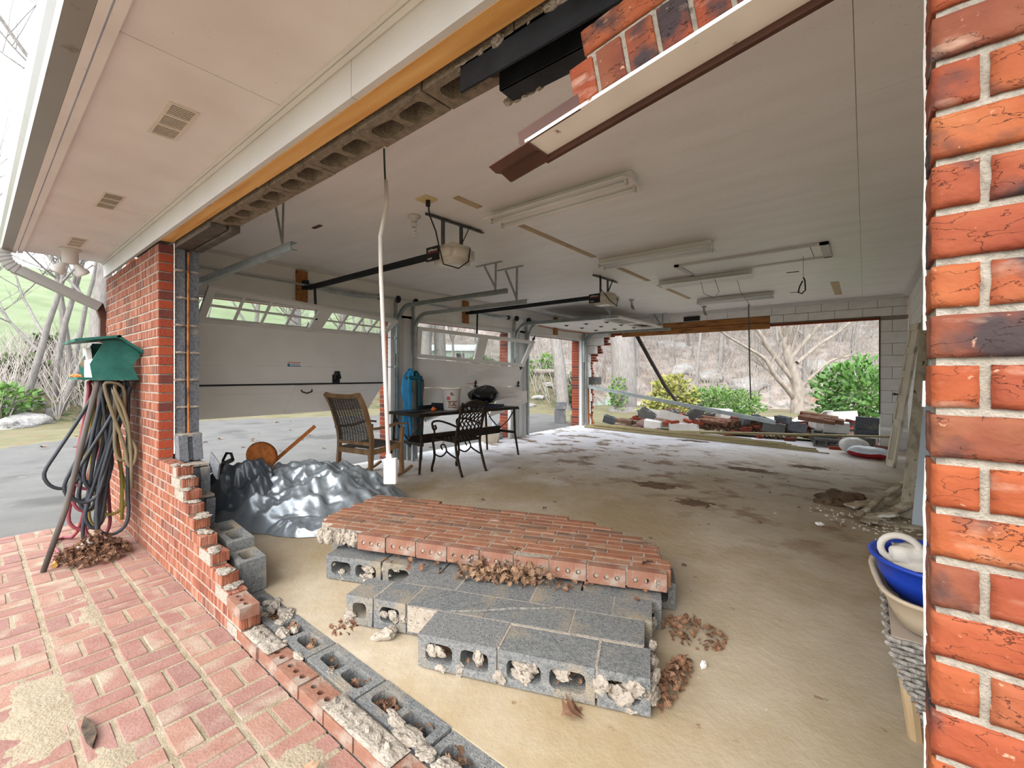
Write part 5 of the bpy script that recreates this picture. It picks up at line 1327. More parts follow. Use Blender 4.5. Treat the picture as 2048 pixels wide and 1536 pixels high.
# things on the table
bk = root('bucket', 'white plastic bucket with red and brown printing on the patio table', 'bucket', (-4.68, 4.40, .775))
G().lathe([(0,0),(.115,0),(.13,.28),(.14,.285),(.14,.30),(.128,.30),(.125,.27),(.11,.01),(0,.01)], 24, (-4.68, 4.40, .776)).build('body', TRIMW, bk, smooth=True)
G().lathe([(0,.302),(.142,.302),(.142,.29),(.145,.31),(.13,.318),(0,.314)], 24, (-4.68, 4.40, .776)).build('lid', TRIMW, bk, smooth=True)
RED = solid('print_red', 'a8423a'); BRN = solid('print_brown', '7a5a48')
def onbucket(a, z, w, h, m, name):
    g = G(); r = .118+.05*z
    g.grid(6, 3, lambda u, v: (-4.68+(r+.0015)*math.cos(a+(u-.5)*w/r), 4.40+(r+.0015)*math.sin(a+(u-.5)*w/r), .776+z+(v-.5)*h)); g.build(name, m, bk)
fa = math.atan2(-4.40, 4.68)
onbucket(fa-.35, .17, .05, .05, RED, 'red_seal')
for dz, w in ((.22,.05),(.125,.14),(.07,.12),(.04,.13)): onbucket(fa+.1, dz, w, .018, BRN, 'print_band')
for a_, dz in ((-.2,.10),(.25,.095),(.0,.24)): onbucket(fa+a_, dz, .035, .03, BRN, 'print_mark')
g = G(); lump(g, (-4.72, 4.09, .800), (.032,.032,.03), seed=1); g.build('orange_fruit', solid('orange_peel', 'd9682a', .6), smooth=True, label='small orange ball on the patio table beside the white bucket', cat='fruit')
g = G(); g.box(-.11, .11, -.16, .16, 0, .008).box(-.11, .11, .15, .16, 0, .09).box(-.11, -.10, -.16, .16, 0, .06); g.xf(RT((-4.92, 4.22, .776), 0, 0, .2)); g.build('tray', STEELK, label='dark metal tray standing on the patio table behind the orange ball', cat='tray')
g = G(); lump(g, (-4.80, 3.84, .784), (.12,.15,.010), seed=6, sub=3); g.build('dark_cloth', BLACK, smooth=True, label='flat dark cloth on the patio table beside the rocking chair', cat='cloth')
g = G(); lump(g, (-4.70, 4.69, .816), (.055,.06,.045), seed=8, sub=3); g.build('paper_wad', TRIMW, smooth=True, label='crumpled white paper on the patio table beside the black bag', cat='paper')
g = G()
g.grid(40, 24, lambda a, b: (lambda th, ph: (-4.86+(.20+.06*mnoise.noise(Vector((math.cos(th)*2, math.sin(th)*2, ph*2))))*math.cos(th)*math.sin(ph), 5.30+(.30+.05*mnoise.noise(Vector((math.cos(th)*3, ph, 4))))*math.sin(th)*math.sin(ph), .948+.14*math.cos(ph)*(1+(.4 if ph < PI/2 else .0)*mnoise.noise(Vector((math.cos(th)*2.5, math.sin(th)*2.5, 7))))))(a*2*PI, b*PI))
g.build('trash_bag', mat('black_bag', ['0c0c0e','1a1a1e'], 4, .3, .4, 14, spec=.6, bdist=.03), smooth=True, label='black plastic bag slumped on the end of the patio table', cat='bag')
g = G().box(-.20, .20, -.30, .30, 0, .03, RT((-4.72, 5.12, .777), 0, 0, .1)); g.build('blue_case', mat('navy', ['16203e','22305a'], 4, .5), label='flat navy blue case under the black plastic bag', cat='case')
G().lathe([(0,0),(.035,0),(.045,.05),(.047,.07),(.043,.07),(.04,.05),(.03,.008),(0,.008)], 16, (-4.51, 4.60, .776)).build('glass_jar', mat('jar_glass', ['b9c4bc','c6d0c8'], 3, .15), smooth=True, label='small greenish jar on the patio table behind the iron chair', cat='jar')
# folded canopy by the pier
cn = root('folded_canopy', 'bundled blue and grey canopy tent standing against the white pier', 'canopy', (-5.33, 4.22, 0))
BLU = mat('canopy_blue', ['1a6a94','2a8cc0','3aa4da'], 3, .5, .2, 20); GRY = mat('canopy_grey', ['4a4a46','605f58'], 3, .7, .2, 20); TEAL = mat('canopy_teal', ['123f4e','1b5868'], 3, .6, .2, 20)
def cloth(a0, a1, prof, m, name, seed, c=(-5.33, 4.22)):
    g = G(); nu, nv = 30, 26
    def fn(a, b):
        th = a0+(a1-a0)*a; k = b*(len(prof)-1); i = min(int(k), len(prof)-2); t = k-i
        r = prof[i][0]*(1-t)+prof[i+1][0]*t; z = prof[i][1]*(1-t)+prof[i+1][1]*t
        r *= 1+.22*math.sin(th*7+seed+z*2)*min(1, 1.2)+.12*mnoise.noise(Vector((th*2, z*3, seed)))
        return (c[0]+r*math.cos(th), c[1]+r*math.sin(th), z+.02*math.sin(th*5+seed))
    g.grid(nu, nv, fn); g.build(name, m, cn, smooth=True)
cloth(-3.6, -.6, [(.11,.25),(.14,.60),(.12,.85),(.15,1.05),(.12,1.26),(.06,1.36)], BLU, 'blue_panel', 1)
cloth(-1.2, 1.2, [(.11,.22),(.13,.55),(.12,.85),(.15,1.10),(.14,1.2)], GRY, 'grey_panel', 3)
cloth(-.2, 3.0, [(.11,.30),(.13,.7),(.12,1.0),(.13,1.2),(.06,1.33)], TEAL, 'teal_panel', 5)
g = G().lathe([(.10,1.20),(.135,1.215),(.14,1.24),(.13,1.265),(.10,1.27)], 20, (-5.33, 4.22, 0), lambda i, a: .1*math.sin(a*4)); g.build('tie_band', TEAL, cn, smooth=True)
for i, (x, y) in enumerate(((-5.36,4.14),(-5.24,4.14),(-5.36,4.30),(-5.24,4.30))): G().box(x-.015, x+.015, y-.015, y+.015, 0, 1.1).build('pole', GALV, cn)
# boxes leaning outside, glimpsed under the bent door
g = G(); g.box(-.17, .17, -.04, .04, 0, .36, RT((-5.62, 6.25, -.05), .0, .25, .4)); g.build('weathered_board', mat('weathered_board', ['a89c88','b8ac98'], 4, .8), label='small pale board leaning below the torn corner of the bent door', cat='board')
g = G(); lump(g, (-5.75, 6.62, .13), (.10,.14,.22), seed=3, sub=3); g.build('grey_sack', mat('sack_grey', ['8f9a9c','a5aeb0'], 4, .7), smooth=True, label='upright grey sack beside the brick pier below the bent door', cat='sack')

# ------------------------------------------------------------------ hoses, feeder, pole beside the pier
fd = root('bird_feeder', 'green and white plastic house-shaped bird feeder mounted on the brick pier', 'bird feeder', (-4.75, .72, 1.36))
GRN = mat('feeder_green', ['12403a','1b564c','2a6258'], 8, .6, .1, 40, spots=[(9,'7a6a50',.62,.72)])
HEX = [(-.15,.0),(-.17,.12),(-.07,.30),(.10,.30),(.19,.20),(.13,.11),(.18,.0)]
for x in (-4.45, -4.97):
    g = G(); M_ = Matrix(((0,0,1,x),(1,0,0,.69),(0,1,0,1.24),(0,0,0,1))); g.prism([(p[0]*.8, p[1]) for p in HEX], .02, M_); g.build('end_panel', GRN, fd)
g = G(); g.bar((-4.70, .47, 1.53), (-4.70, .72, 1.575), .66, .018, (0,0,1)); g.build('roof_panel', GRN, fd); g = G(); g.bar((-4.70, .70, 1.575), (-4.70, .86, 1.45), .66, .018, (0,0,1)); g.build('roof_panel', GRN, fd)
G().box(-4.95, -4.45, .49, .82, 1.245, 1.262).build('tray', GRN, fd); G().box(-4.95, -4.46, .585, .60, 1.262, 1.40).build('white_panel', TRIMW, fd)
g = G(); g.bar((-4.96, .60, 1.50), (-4.96, .62, 1.30), .03, .16, (1,0,0)); g.build('white_panel', TRIMW, fd)
g = G()
for q in range(6): lump(g, (-4.90+R.uniform(-.03,.05), .53+R.uniform(-.015,.02), 1.271), (.03,.02,.014), seed=q)
g.build('orange_peel', solid('peel', 'd8783a', .7), label='dried orange peel on the ledge of the green bird feeder', cat='fruit')
HOSE = {'black': mat('hose_black', ['24262a','34373c'], 6, .5), 'red': mat('hose_red', ['6a3038','843c44'], 6, .55), 'brown': mat('hose_olive', ['5a5040','6e6248'], 6, .55), 'yellow': mat('hose_yellow_stripe', ['8a7a34','5c5640'], 12, .5, stretch=(1,1,.2))}
def hose(col, n, x0, ylo, yhi, label, seed, tail, zlo=-.04, zhi=.45, wr=(.04, .10), sx=.10):
    rg = random.Random(seed); pts = []
    for k in range(n):       # long loops hung over the holder, spreading away from the wall toward the patio
        zb = rg.uniform(zlo, zhi); w = rg.uniform(*wr); yb_ = rg.uniform(ylo, yhi); xb = x0-sx+2*sx*(k+.5)/n
        ta, tb_ = .70+rg.uniform(-.10, .06), .72+rg.uniform(-.08, .08); xt = x0-sx+2*sx*(k+.5)/n
        pts += [(xt, ta, 1.222), (xt, ta, 1.15)]
        for s_ in (.3, .55, .8): pts.append((xt+(xb-xt)*s_, ta+(yb_-w-ta)*s_**1.1, 1.15-(1.15-zb-.15)*s_))
        for a in (0, 45, 90, 135, 180): t = math.radians(180+a); pts.append((xb+.02*a/180, min(.815, yb_+w*math.cos(t)), max(-.052, zb+.13+.13*math.sin(t))))
        for s_ in (.2, .45, .7): pts.append((xb+(xt-xb)*s_, min(.82, yb_+w+(tb_-yb_-w)*s_), zb+.13+(1.15-zb-.13)*s_))
        pts.append((xt+.01, tb_, 1.19))
    pts += tail; P = crv(None, pts, 0, 0, 3); P = [Vector((p.x, min(p.y, .83), min(1.236, max(p.z, -.055)))) for p in P]
    G().tube(P, .0125, 7).build('garden_hose', HOSE[col], smooth=True, label=label, cat='hose')
hose('red', 5, -4.86, .34, .66, 'faded red garden hose hanging in loops below the bird feeder', 1, [(-4.95,.62,.4),(-5.0,.55,.0),(-5.12,.48,-.055),(-4.98,.40,-.055),(-4.75,.42,-.055),(-4.62,.40,-.055),(-4.5,.39,-.055)])
hose('black', 9, -4.60, .42, .76, 'black garden hose hanging in long loops below the bird feeder', 2, [(-4.50,.62,.5),(-4.48,.6,.1),(-4.5,.62,.0)])
hose('brown', 2, -4.45, .70, .80, 'olive brown garden hose looped short against the brick pier', 3, [(-4.43,.77,.9),(-4.42,.79,.4)], .55, .85, (.03, .05), .025)
hose('yellow', 3, -4.74, .55, .76, 'yellow-striped garden hose hanging among the black loops', 4, [(-4.72,.77,.6),(-4.72,.78,.1)], sx=.03)
G().tube([(-4.47,.385,-.052), (-4.40,.37,-.05)], .018, 10).build('hose_nozzle', mat('brass', ['b08a48','c8a060'], 4, .4, metal=.8), label='brass hose end lying on the brick patio', cat='hose end')
g = G(); g.tube([(-4.62,.52,-.03), (-4.56,.58,.03)], .03, 10); g.build('white_cup', TRIMW, label='crushed white cup among the hoses on the patio', cat='cup')
G().tube([(-4.375, .315, -.068), (-4.33, .42, .35), (-4.46, .60, 1.24)], [.016,.017,.017], 10).build('leaning_pole', mat('old_pole', ['3f3a36','57504a'], 14, .7, .2, 60, stretch=(1,1,.2)), smooth=True, label='long dark pole leaning from the patio up to the bird feeder', cat='pole')

# ------------------------------------------------------------------ leaves
def leaf_g(seed, L=.07):
    rg = random.Random(seed); g = G(); n = 9; vs = []
    for i in range(n):
        t = i/(n-1); w = L*.34*math.sin(PI*t)**.8*(1+.45*(-1)**i)+.001; c = .35*L*math.sin(PI*t*rg.uniform(.7,1.3))
        vs += [(L*(t-.5), -w, .25*w+c*.4), (L*(t-.5), 0, c*.4-.1*w), (L*(t-.5), w, .3*w+c*.4)]
    g.add(vs, [(i*3+j, i*3+j+1, i*3+j+4, i*3+j+3) for i in range(n-1) for j in range(2)]); return g
LV = [leaf_g(s) for s in range(5)]
def litter(name, n, fn, seed, label, cat='leaves', sc=(.6,1.2), parent=None):
    rg = random.Random(seed); g = G()
    for i in range(n):
        p = fn(rg); L = LV[rg.randrange(5)]; M_ = RT(p, rg.uniform(-1,1), rg.uniform(-1,1), rg.uniform(0,6.28)) @ Matrix.Scale(rg.uniform(*sc), 4); g.add([M_ @ Vector(v) for v in L.v], L.f)
    return g.build(name, LEAF, parent, label=label, cat=cat, kind='stuff')
def disc(cx, cy, rx, ry, z0, h):
    def f(rg):
        a = rg.uniform(0, 6.28); q = math.sqrt(rg.random()); return (cx+rx*q*math.cos(a), cy+ry*q*math.sin(a), z0+rg.uniform(0, h)*(1-q*.8))
    return f
litter('leaf_pile', 190, lambda rg: tuple(SL @ Vector((rg.gauss(.95, .13), rg.uniform(-.13, .0), .168+rg.uniform(0, .10)*max(0, 1-abs(rg.gauss(0,.5)))))), 1, 'brown dry leaves caught along the front edge of the brick slab', sc=(.4,.8))
litter('leaf_pile', 60, lambda rg: tuple(SL @ Vector((rg.uniform(.2, 1.7), rg.uniform(-.10, .03), .165+rg.uniform(0, .02)))), 2, 'thin trail of dry leaves along the grey blocks under the brick slab', sc=(.3,.7))
litter('leaf_pile', 210, disc(-.62, 1.83, .05, .20, .0, .10), 3, 'brown leaves and twigs gathered along the end of the three-course block slab', sc=(.25,.5))
litter('leaf_pile', 120, disc(-.66, 2.24, .15, .12, .0, .10), 4, 'brown leaves gathered under the corner of the brick slab', sc=(.25,.55))
litter('leaf_pile', 420, disc(-4.45, .58, .24, .20, -.06, .18), 5, 'heap of dry leaves and grass at the foot of the hoses', sc=(.4,.8))
litter('leaf_pile', 110, lambda rg: (rg.choice([-2.46,-2.28,-2.05,-1.87,-1.66,-1.47,-1.26,-1.06])+rg.uniform(-.05,.05), 1.028+rg.uniform(-.03,.03), rg.uniform(-.07,-.0)), 6, 'dry leaves lying in the open cores of the block base row', sc=(.4,.75))
mound = lambda x, y: .30*max(0, 1-((x+2.2)/2.9)**4)*max(0, 1-((y-10.75)/.72)**2)
def drift(rg):
    a = rg.uniform(0, 6.28); q = math.sqrt(rg.random()); x, y = -1.75+1.2*q*math.cos(a), 10.33+.24*q*math.sin(a)
    return (x, y, (.005 if y < 10.12 else max(-.08, -.05+mound(x, y)))+rg.uniform(0, .20)*(1-q*.8))
litter('leaf_pile', 900, drift, 7, 'big drift of brown leaves heaped against the rubble in the wall hole', sc=(.7,1.3))
litter('leaf_pile', 120, lambda rg: tuple(FS @ Vector((rg.choice([.1,.28,.48,.66,.86,-.43])+rg.uniform(-.05,.05), rg.uniform(.0,.12)+0, rg.uniform(.04,.08))))  , 8, 'dry leaves stuffed in the open cores of the three-course block slab', sc=(.3,.5))
lmeshes = [g_.mesh('dry_leaf', LEAF) for g_ in LV]
sp = [(-1.44,.71,-.055,'curled reddish leaf on the silt by the base row',1.3),(-.86,1.42,.012,'crumpled straw-coloured leaf in front of the three-course block slab',1.5),(*(BT @ Vector((.95, .10, .086))),'curled dry leaf lying on top of the brick slab near its front',1.2),(*(BT @ Vector((1.70, .12, .086))),'curled dry leaf lying on the far corner of the brick slab',1.3)]
for i, (x, y, z, lab, s) in enumerate(sp): o = link('dry_leaf', lmeshes[i % 5], loc=(x, y, z), rot=(.3, .2, i*1.3), label=lab, cat='leaf'); o.scale = (s, s, s)
rg = random.Random(12)
for i in range(46):
    x, y = rg.uniform(-3.9, .3), rg.uniform(1.5, 8.5)
    if -2.9 < x < -.5 and y < 2.9: continue
    o = link('dry_leaf', lmeshes[i % 5], loc=(x, y, .006), rot=(rg.uniform(-.2,.2), rg.uniform(-.2,.2), rg.uniform(0,6)), label='dry brown leaf scattered on the muddy garage floor', cat='leaf', group='leaves on the garage floor'); s = rg.uniform(.3,.8); o.scale = (s, s, s)
for i in range(40):
    x, y = rg.uniform(-14, -6.3), rg.uniform(.2, 8)
    o = link('dry_leaf', lmeshes[i % 5], loc=(x, y, ground_z(x, y)+.003), rot=(0, 0, rg.uniform(0,6)), label='brown leaf blown onto the grey driveway', cat='leaf', group='leaves on the driveway'); s = rg.uniform(.8,1.8); o.scale = (s, s, s)
g = G(); g.prism([(-.11,-.008),(-.04,-.02),(.05,-.016),(.11,0),(.05,.016),(-.03,.014)], .012, RT((-2.27, .285, -.066), .1, 0, -.05)); g.noise(.004, 30).build('bark_piece', mat('dark_bark', ['2e2620','5c4c3c'], 30, .9, .6, 60), label='splinter of dark bark on the silt of the patio', cat='bark')
# ------------------------------------------------------------------ rubble in the knocked-through wall
rb = random.Random(31)
MO = G().grid(110, 30, lambda a, b: (-5.1+5.5*a, 10.2+1.26*b, -.05+mound(-5.1+5.5*a, 10.2+1.26*b)+.05*mnoise.noise(Vector((a*24, b*7, 0)))+.03*mnoise.noise(Vector((a*70, b*20, 2))))).build('rubble_mound', mat('rubble_dirt', ['6f5a4c','93796a','b09c90'], 22, .95, .9, 60, spots=[(16,'b06a54',.55,.62),(11,'8d8d8c',.60,.66)], k=.7), label='mound of crushed brick, soil and leaves filling the wall hole', cat='rubble', kind='stuff')
SUP = [solid_of(MO), solid_of(bpy.data.objects['floor']), solid_of(*[q for q in fw.children if bmat(q).translation.z < 1.6 and q.name.startswith('block') and bmat(q).translation.x > 0]), solid_of(rw)]
_pl = G().box(-9, 3, 10.12, 15, -.4, -.10); SUP.append((_pl.v and [Vector(v) for v in _pl.v], BVHTree.FromPolygons(_pl.v, _pl.f), [-9, 10.12], [3, 15]))
_pl = G().box(-9, -5.88, 5, 10.12, -.4, -.09); SUP.append(([Vector(v) for v in _pl.v], BVHTree.FromPolygons(_pl.v, _pl.f), [-9, 5], [-5.88, 10.12]))
blkG = [block_g(.39, .19, .143, .005, s+60).mesh('rubble_block', BLOCK) for s in range(2)]
blkD = [block_g(.30, .19, .143, .012, s+70, 1).mesh('rubble_block', BLOCK_D) for s in range(2)]
solidW = bevel_mesh(G().box(0, .39, 0, .143, 0, .19), 'rubble_block', BLOCK_W, .004, namp=.004); longW = bevel_mesh(G().box(0, .62, 0, .143, 0, .19), 'rubble_block', BLOCK_W, .004, namp=.006)
def rub(me, x, y, z, rx, ry, rz, label, group=None, cat='rubble', name='rubble_block', s=1, drop=True, spread=None, ylo=10.0):
    o = link(name, me, loc=(x, y, z), rot=(rx, ry, rz), label=label, cat=cat, group=group); o.scale = (s, s, s)
    if drop:       # try a few spots close by and keep the one where the piece lies lowest, so that nothing teeters on a stack
        best = None
        for k in range(1 if spread is None else spread[2]):
            o.location = (x, y, z) if k == 0 else (x+rb.uniform(-1, 1)*spread[0], min(11.35, max(ylo, y+rb.uniform(-1, 1)*spread[1])), z)
            settle(o, SUP, .008); hi_z = max((bmat(o) @ Vector(c)).z for c in o.bound_box)
            if best is None or hi_z < best[0]-.004: best = (hi_z, o.location.copy())
        o.location = best[1]
    SUP.append(solid_of(o)); return o
rub(solidW, -3.98, 10.22, .02, .2, .1, .05, 'white-faced broken block propped at the start of the rubble beside the upright brick piece', spread=(.10, .25, 12))
rub(longW, -3.42, 10.16, .0, .12, -.03, -.04, 'long white-faced piece of block wall lying in front of the juniper', spread=(.10, .25, 12))
rub(blkG[0], -4.35, 10.45, .0, .3, .6, .4, 'grey hollow block lying tilted beside the dark torn strip', spread=(.10, .25, 12))
rub(blkG[1], -3.15, 10.75, .05, .2, -.7, .3, 'grey block standing on its corner among red brick pieces', spread=(.10, .25, 12))
rub(blkD[0], -1.15, 10.35, .08, -.5, .2, .1, 'dark broken block lying over the end of the fallen track', spread=(.10, .25, 12))
rub(blkG[0], -1.62, 10.25, .0, .0, .12, .1, 'grey block lying flat beside the leaf drift', spread=(.10, .25, 12))
rub(blkG[1], -.88, 10.15, .04, .4, .06, -.1, 'grey solid-looking block leaning among the bamboo', spread=(.10, .25, 12))
rub(blkD[1], -.42, 10.45, .06, .4, .5, .6, 'dark triangular block fragment near the laurel sprout', spread=(.10, .25, 12))
rub(solidW, -.62, 10.05, .0, .1, .0, .1, 'tan-faced block fragment beside the laurel sprout', spread=(.10, .25, 12))
rub(blkD[1], -.15, 10.09, .0, .0, -.03, .05, 'dark hollow block at the bottom of the stub by the laurel', s=1.15)
rub(blkD[0], -.14, 10.10, .20, .0, .05, .0, 'dark hollow block atop the stub of the far wall by the laurel', s=1.1)
rub(solidW, -.21, 9.88, .0, .0, .0, .02, 'white painted block at the foot of the far wall stub')
rub(blkG[0], -.72, 9.72, .0, 1.55, .02, -.05, 'grey block lying face down behind the sacks')
rub(blkG[1], -.24, 9.36, .0, .0, .0, .5, 'hollow grey block with its core facing out beside the sacks', s=1.1)
def brick_chunk(nx, nz, seed, m=BR_SLAB):
    g = G(); rr = random.Random(seed)
    for i in range(nz):
        off = .1*(i % 2)
        for k in range(nx):
            if rr.random() < .12: continue
            g.box(k*.203+off, k*.203+off+.193, 0, .09, i*.0677, i*.0677+.0577)
    g.box(.05, nx*.203-.03, .01, .08, 0, nz*.0677-.01)
    return g.noise(.003, 20, seed)
chs = [brick_chunk(2, 5, 1).mesh('brick_chunk', BR_SLAB), brick_chunk(3, 3, 2).mesh('brick_chunk', BR_SLAB), brick_chunk(2, 2, 3).mesh('brick_chunk', BR_SLAB)]
for i, a in enumerate(((0,-4.02,10.75,.06,-.5,.1,.2,'pale pink chunk of brickwork standing upright in the rubble'),(1,-3.0,10.55,.06,-1.1,.1,.05,'chunk of red brickwork half under the white sheeting'),(1,-2.2,10.75,.04,-1.2,.15,.1,'chunk of red brickwork behind the leaf drift'),(2,-.72,10.6,.10,-.6,.3,.3,'small chunk of red brickwork poking up by the laurel sprout'),(2,-4.75,10.4,.0,-1.3,.1,.2,'small chunk of red brickwork at the foot of the big leaning trunk'),(1,-1.0,9.95,.10,-1.1,.12,-.1,'cored chunk of brickwork leaning on the far wall stub'),(2,-1.35,10.7,.10,-.9,-.3,.2,'pink chunk of brickwork beside the white sheeting'))):
    rub(chs[a[0]], *a[1:7], a[7], name='brick_chunk', spread=(.18, .35, 16))
rb3 = random.Random(8)
for i in range(18):
    me = [blkG[0], blkD[0], solidW, blkD[1], longW, blkG[1]][i % 6]; x = -4.7+i*.27+rb3.uniform(-.1,.1)
    rub(me, x, rb3.uniform(10.45, 10.95), .02, rb3.uniform(-.3,.3), rb3.uniform(-.25,.25), rb3.uniform(0,3), ['broken grey block tumbled on the rubble mound', 'dark block fragment tumbled on the rubble mound', 'white-painted block tumbled on the rubble mound', 'dark block fragment tumbled on the rubble mound', 'long white-painted wall piece tumbled on the rubble mound', 'broken grey block tumbled on the rubble mound'][i % 6], ['grey blocks on the rubble mound', 'dark fragments on the rubble mound', 'white blocks on the rubble mound', 'dark fragments on the rubble mound', 'long white pieces on the rubble mound', 'grey blocks on the rubble mound'][i % 6], spread=(.3, .5, 18))
single = bevel_mesh(G().box(0, .193, 0, .09, 0, .058), 'loose_brick', BR_END, .004)
for i in range(34):
    x = rb.uniform(-4.9, .0); y = rb.uniform(9.95, 11.0)
    rub(single, x, y, rb.uniform(0, .10), rb.uniform(-.2,.2), rb.uniform(-.25,.25), rb.uniform(0,6.28), 'loose red brick in the rubble of the wall hole', 'loose bricks in the wall hole', 'brick', 'loose_brick', spread=(.4, .6, 12), ylo=10.12)
rub(single, -.48, 9.3, .0, .0, .0, .1, 'loose red brick lying on the floor beside the white sack', cat='brick', name='loose_brick'); rub(single, .12, 9.35, .02, .2, .1, .3, 'loose orange brick behind the red-bottomed sack', cat='brick', name='loose_brick', s=1.4)
NX, NY = 46, 16; hz_ = [[max(-.09, top_at(SUP, -2.1+1.6*i/(NX-1), 10.72+.5*j/(NY-1), -.09)) for j in range(NY)] for i in range(NX)]
def near(a, op): return [[op([a[p][q] for p in range(max(0,i-1), min(NX,i+2)) for q in range(max(0,j-1), min(NY,j+2))]) for j in range(NY)] for i in range(NX)]
hz_ = near(near(hz_, max), max)
for _ in range(2): hz_ = near(hz_, lambda l: sum(l)/len(l))
G().grid(NX, NY, lambda a, b: (-2.1+1.6*a, 10.72+.5*b, hz_[round(a*(NX-1))][round(b*(NY-1))]+.012+.03*abs(mnoise.noise(Vector((a*9, b*4, 4)))))).build('white_sheeting', TRIMW, label='crumpled white sheeting lying over the rubble behind the fallen track', cat='sheet')
g = G(); g.prism([(0,0),(.55,.05),(.35,.32)], .05, RT((-3.0, 11.05, .26), -.5, 0, .1)); SUP.append(solid_of(settle(g.build('slab_shard', BLOCK_W, label='pointed pale slab shard sticking up behind the long white-faced piece', cat='rubble'), SUP, .02)))
# blocks and bricks stacked by the far pier outside
rub(chs[2], -6.45, 10.55, -.09, 0, 0, .3, 'low course of red bricks stacked outside the far pier', name='brick_chunk')
for i, (x, y, z, rz) in enumerate(((-6.95, 10.55, -.09, .4), (-6.95, 10.55, .11, .5), (-6.92, 10.55, .31, .35), (-6.25, 10.5, .12, 1.4))):
    rub(blkD[i % 2], x, y, z, 0, 0, rz, ['dark block at the bottom of the stack outside the far pier', 'dark block in the middle of the stack outside the far pier', 'brownish block on top of the stack outside the far pier', 'dark block set on bricks against the far pier'][i], cat='block', s=1.05)
rub(chs[2], -6.42, 10.6, .60, -.1, 0, .2, 'small red brick piece topping the stack outside the far pier', name='brick_chunk', s=.7)
wb_ = bevel_mesh(G().box(0, .3, 0, .143, 0, .19), 'rubble_block', BLOCK, .004); rub(wb_, -5.505, 9.93, 1.04, 0, 0, .0, 'grey block end left hanging in the far wall stub above the fallen track', cat='block', drop=False); rub(blkD[1], -5.3, 10.3, .0, .1, .25, .2, 'dark broken block leaning at the foot of the far brick pier', cat='block')
g = G(); g.bar((-5.46, 9.85, .95), (-5.42, 9.8, .02), .04, .02); g.bar((-5.42, 9.86, .30), (-5.30, 9.84, .01), .03, .02); g.build('splintered_stud', RUST, label='splintered rusty stud standing against the far wall stub', cat='wood')
# bamboo
BAMB = mat('bamboo', ['7c7448','98895a','ab9a70'], 4, .5, stretch=(.5,6,6), rand=['8a8450','a3936a','7d6d48'], rmix=.5)
bp_ = [((-5.30,9.40,.026),(-.46,8.66,.020)),((-5.22,9.47,.026),(-.62,8.86,.020)),((-5.34,9.54,.026),(-.66,9.04,.020)),((-5.28,9.61,.026),(-.95,9.20,.020)),((-5.36,9.68,.026),(-1.05,9.34,.020)),((-5.20,9.75,.026),(-1.15,9.48,.020)),
       ((-5.10,9.46,.074),(-1.30,8.84,.060)),((-4.95,9.53,.074),(-1.20,8.98,.060)),((-5.15,9.60,.074),(-1.50,9.14,.060)),((-4.80,9.67,.074),(-1.7,9.32,.062)),
       ((-3.3,9.86,.024),(.40,9.60,.262)),((-2.7,9.70,.066),(.30,9.50,.258))]
for i, (a, b) in enumerate(bp_):
    A_, B_ = Vector(a), Vector(b); n = 19; pts = []; rr = []
    for k in range(n):
        t = k/(n-1); p = A_.lerp(B_, t)+Vector((0, .02*math.sin(PI*t), 0))
        d = (B_-A_).normalized(); r = .020*(1-.45*t)+.002*(i % 3)
        pts += [p-d*.012, p, p+d*.012]; rr += [r, r*1.16, r]
    G().tube(pts, rr, 8).build('bamboo_pole', BAMB, smooth=True, label='long dry bamboo pole lying along the foot of the wall hole', cat='bamboo', group='bamboo poles by the wall hole')
# sacks
g = G()
g.grid(36, 18, lambda a, b: (lambda th, ph: (-.14+.19*math.cos(th)*math.sin(ph)*(1+.12*math.sin(5*th)), 9.05+.15*math.sin(th)*math.sin(ph), .13+.13*math.cos(ph)*(1+.15*mnoise.noise(Vector((math.cos(th)*2, math.sin(th)*2, 1))))))(a*2*PI, b*PI))
g.build('white_sack', mat('clear_plastic_bag', ['c2c0bc','dcdad6'], 12, .25, .3, 20), smooth=True, label='tied whitish plastic bag resting behind the red-bottomed sack', cat='bag')
sk = root('seed_sack', 'white sack with a red lower half slumped on the garage floor', 'sack', (.04, 8.72, 0), -.35)
def pill(a, b, z0=0, z1=1, L=.27, Wd=.15, Hh=.085):
    th = a*2*PI; ph = (z0+(z1-z0)*b)*PI; s = math.sin(ph)**.6
    return (L*math.copysign(abs(math.cos(th))**.7, math.cos(th))*s, Wd*math.copysign(abs(math.sin(th))**.7, math.sin(th))*s, Hh+Hh*math.cos(ph)+.01*math.sin(5*th)*s)
G().grid(36, 12, lambda a, b: pill(a, b, 0, .5)).build('upper_half', mat('sack_white', ['b9c4c8','d6dcde'], 6, .4, .2, 20), sk, local=True, smooth=True)
G().grid(36, 12, lambda a, b: pill(a, b, .5, 1)).build('red_half', mat('sack_red', ['8a1a22','a8242c'], 6, .45, .2, 20), sk, local=True, smooth=True)

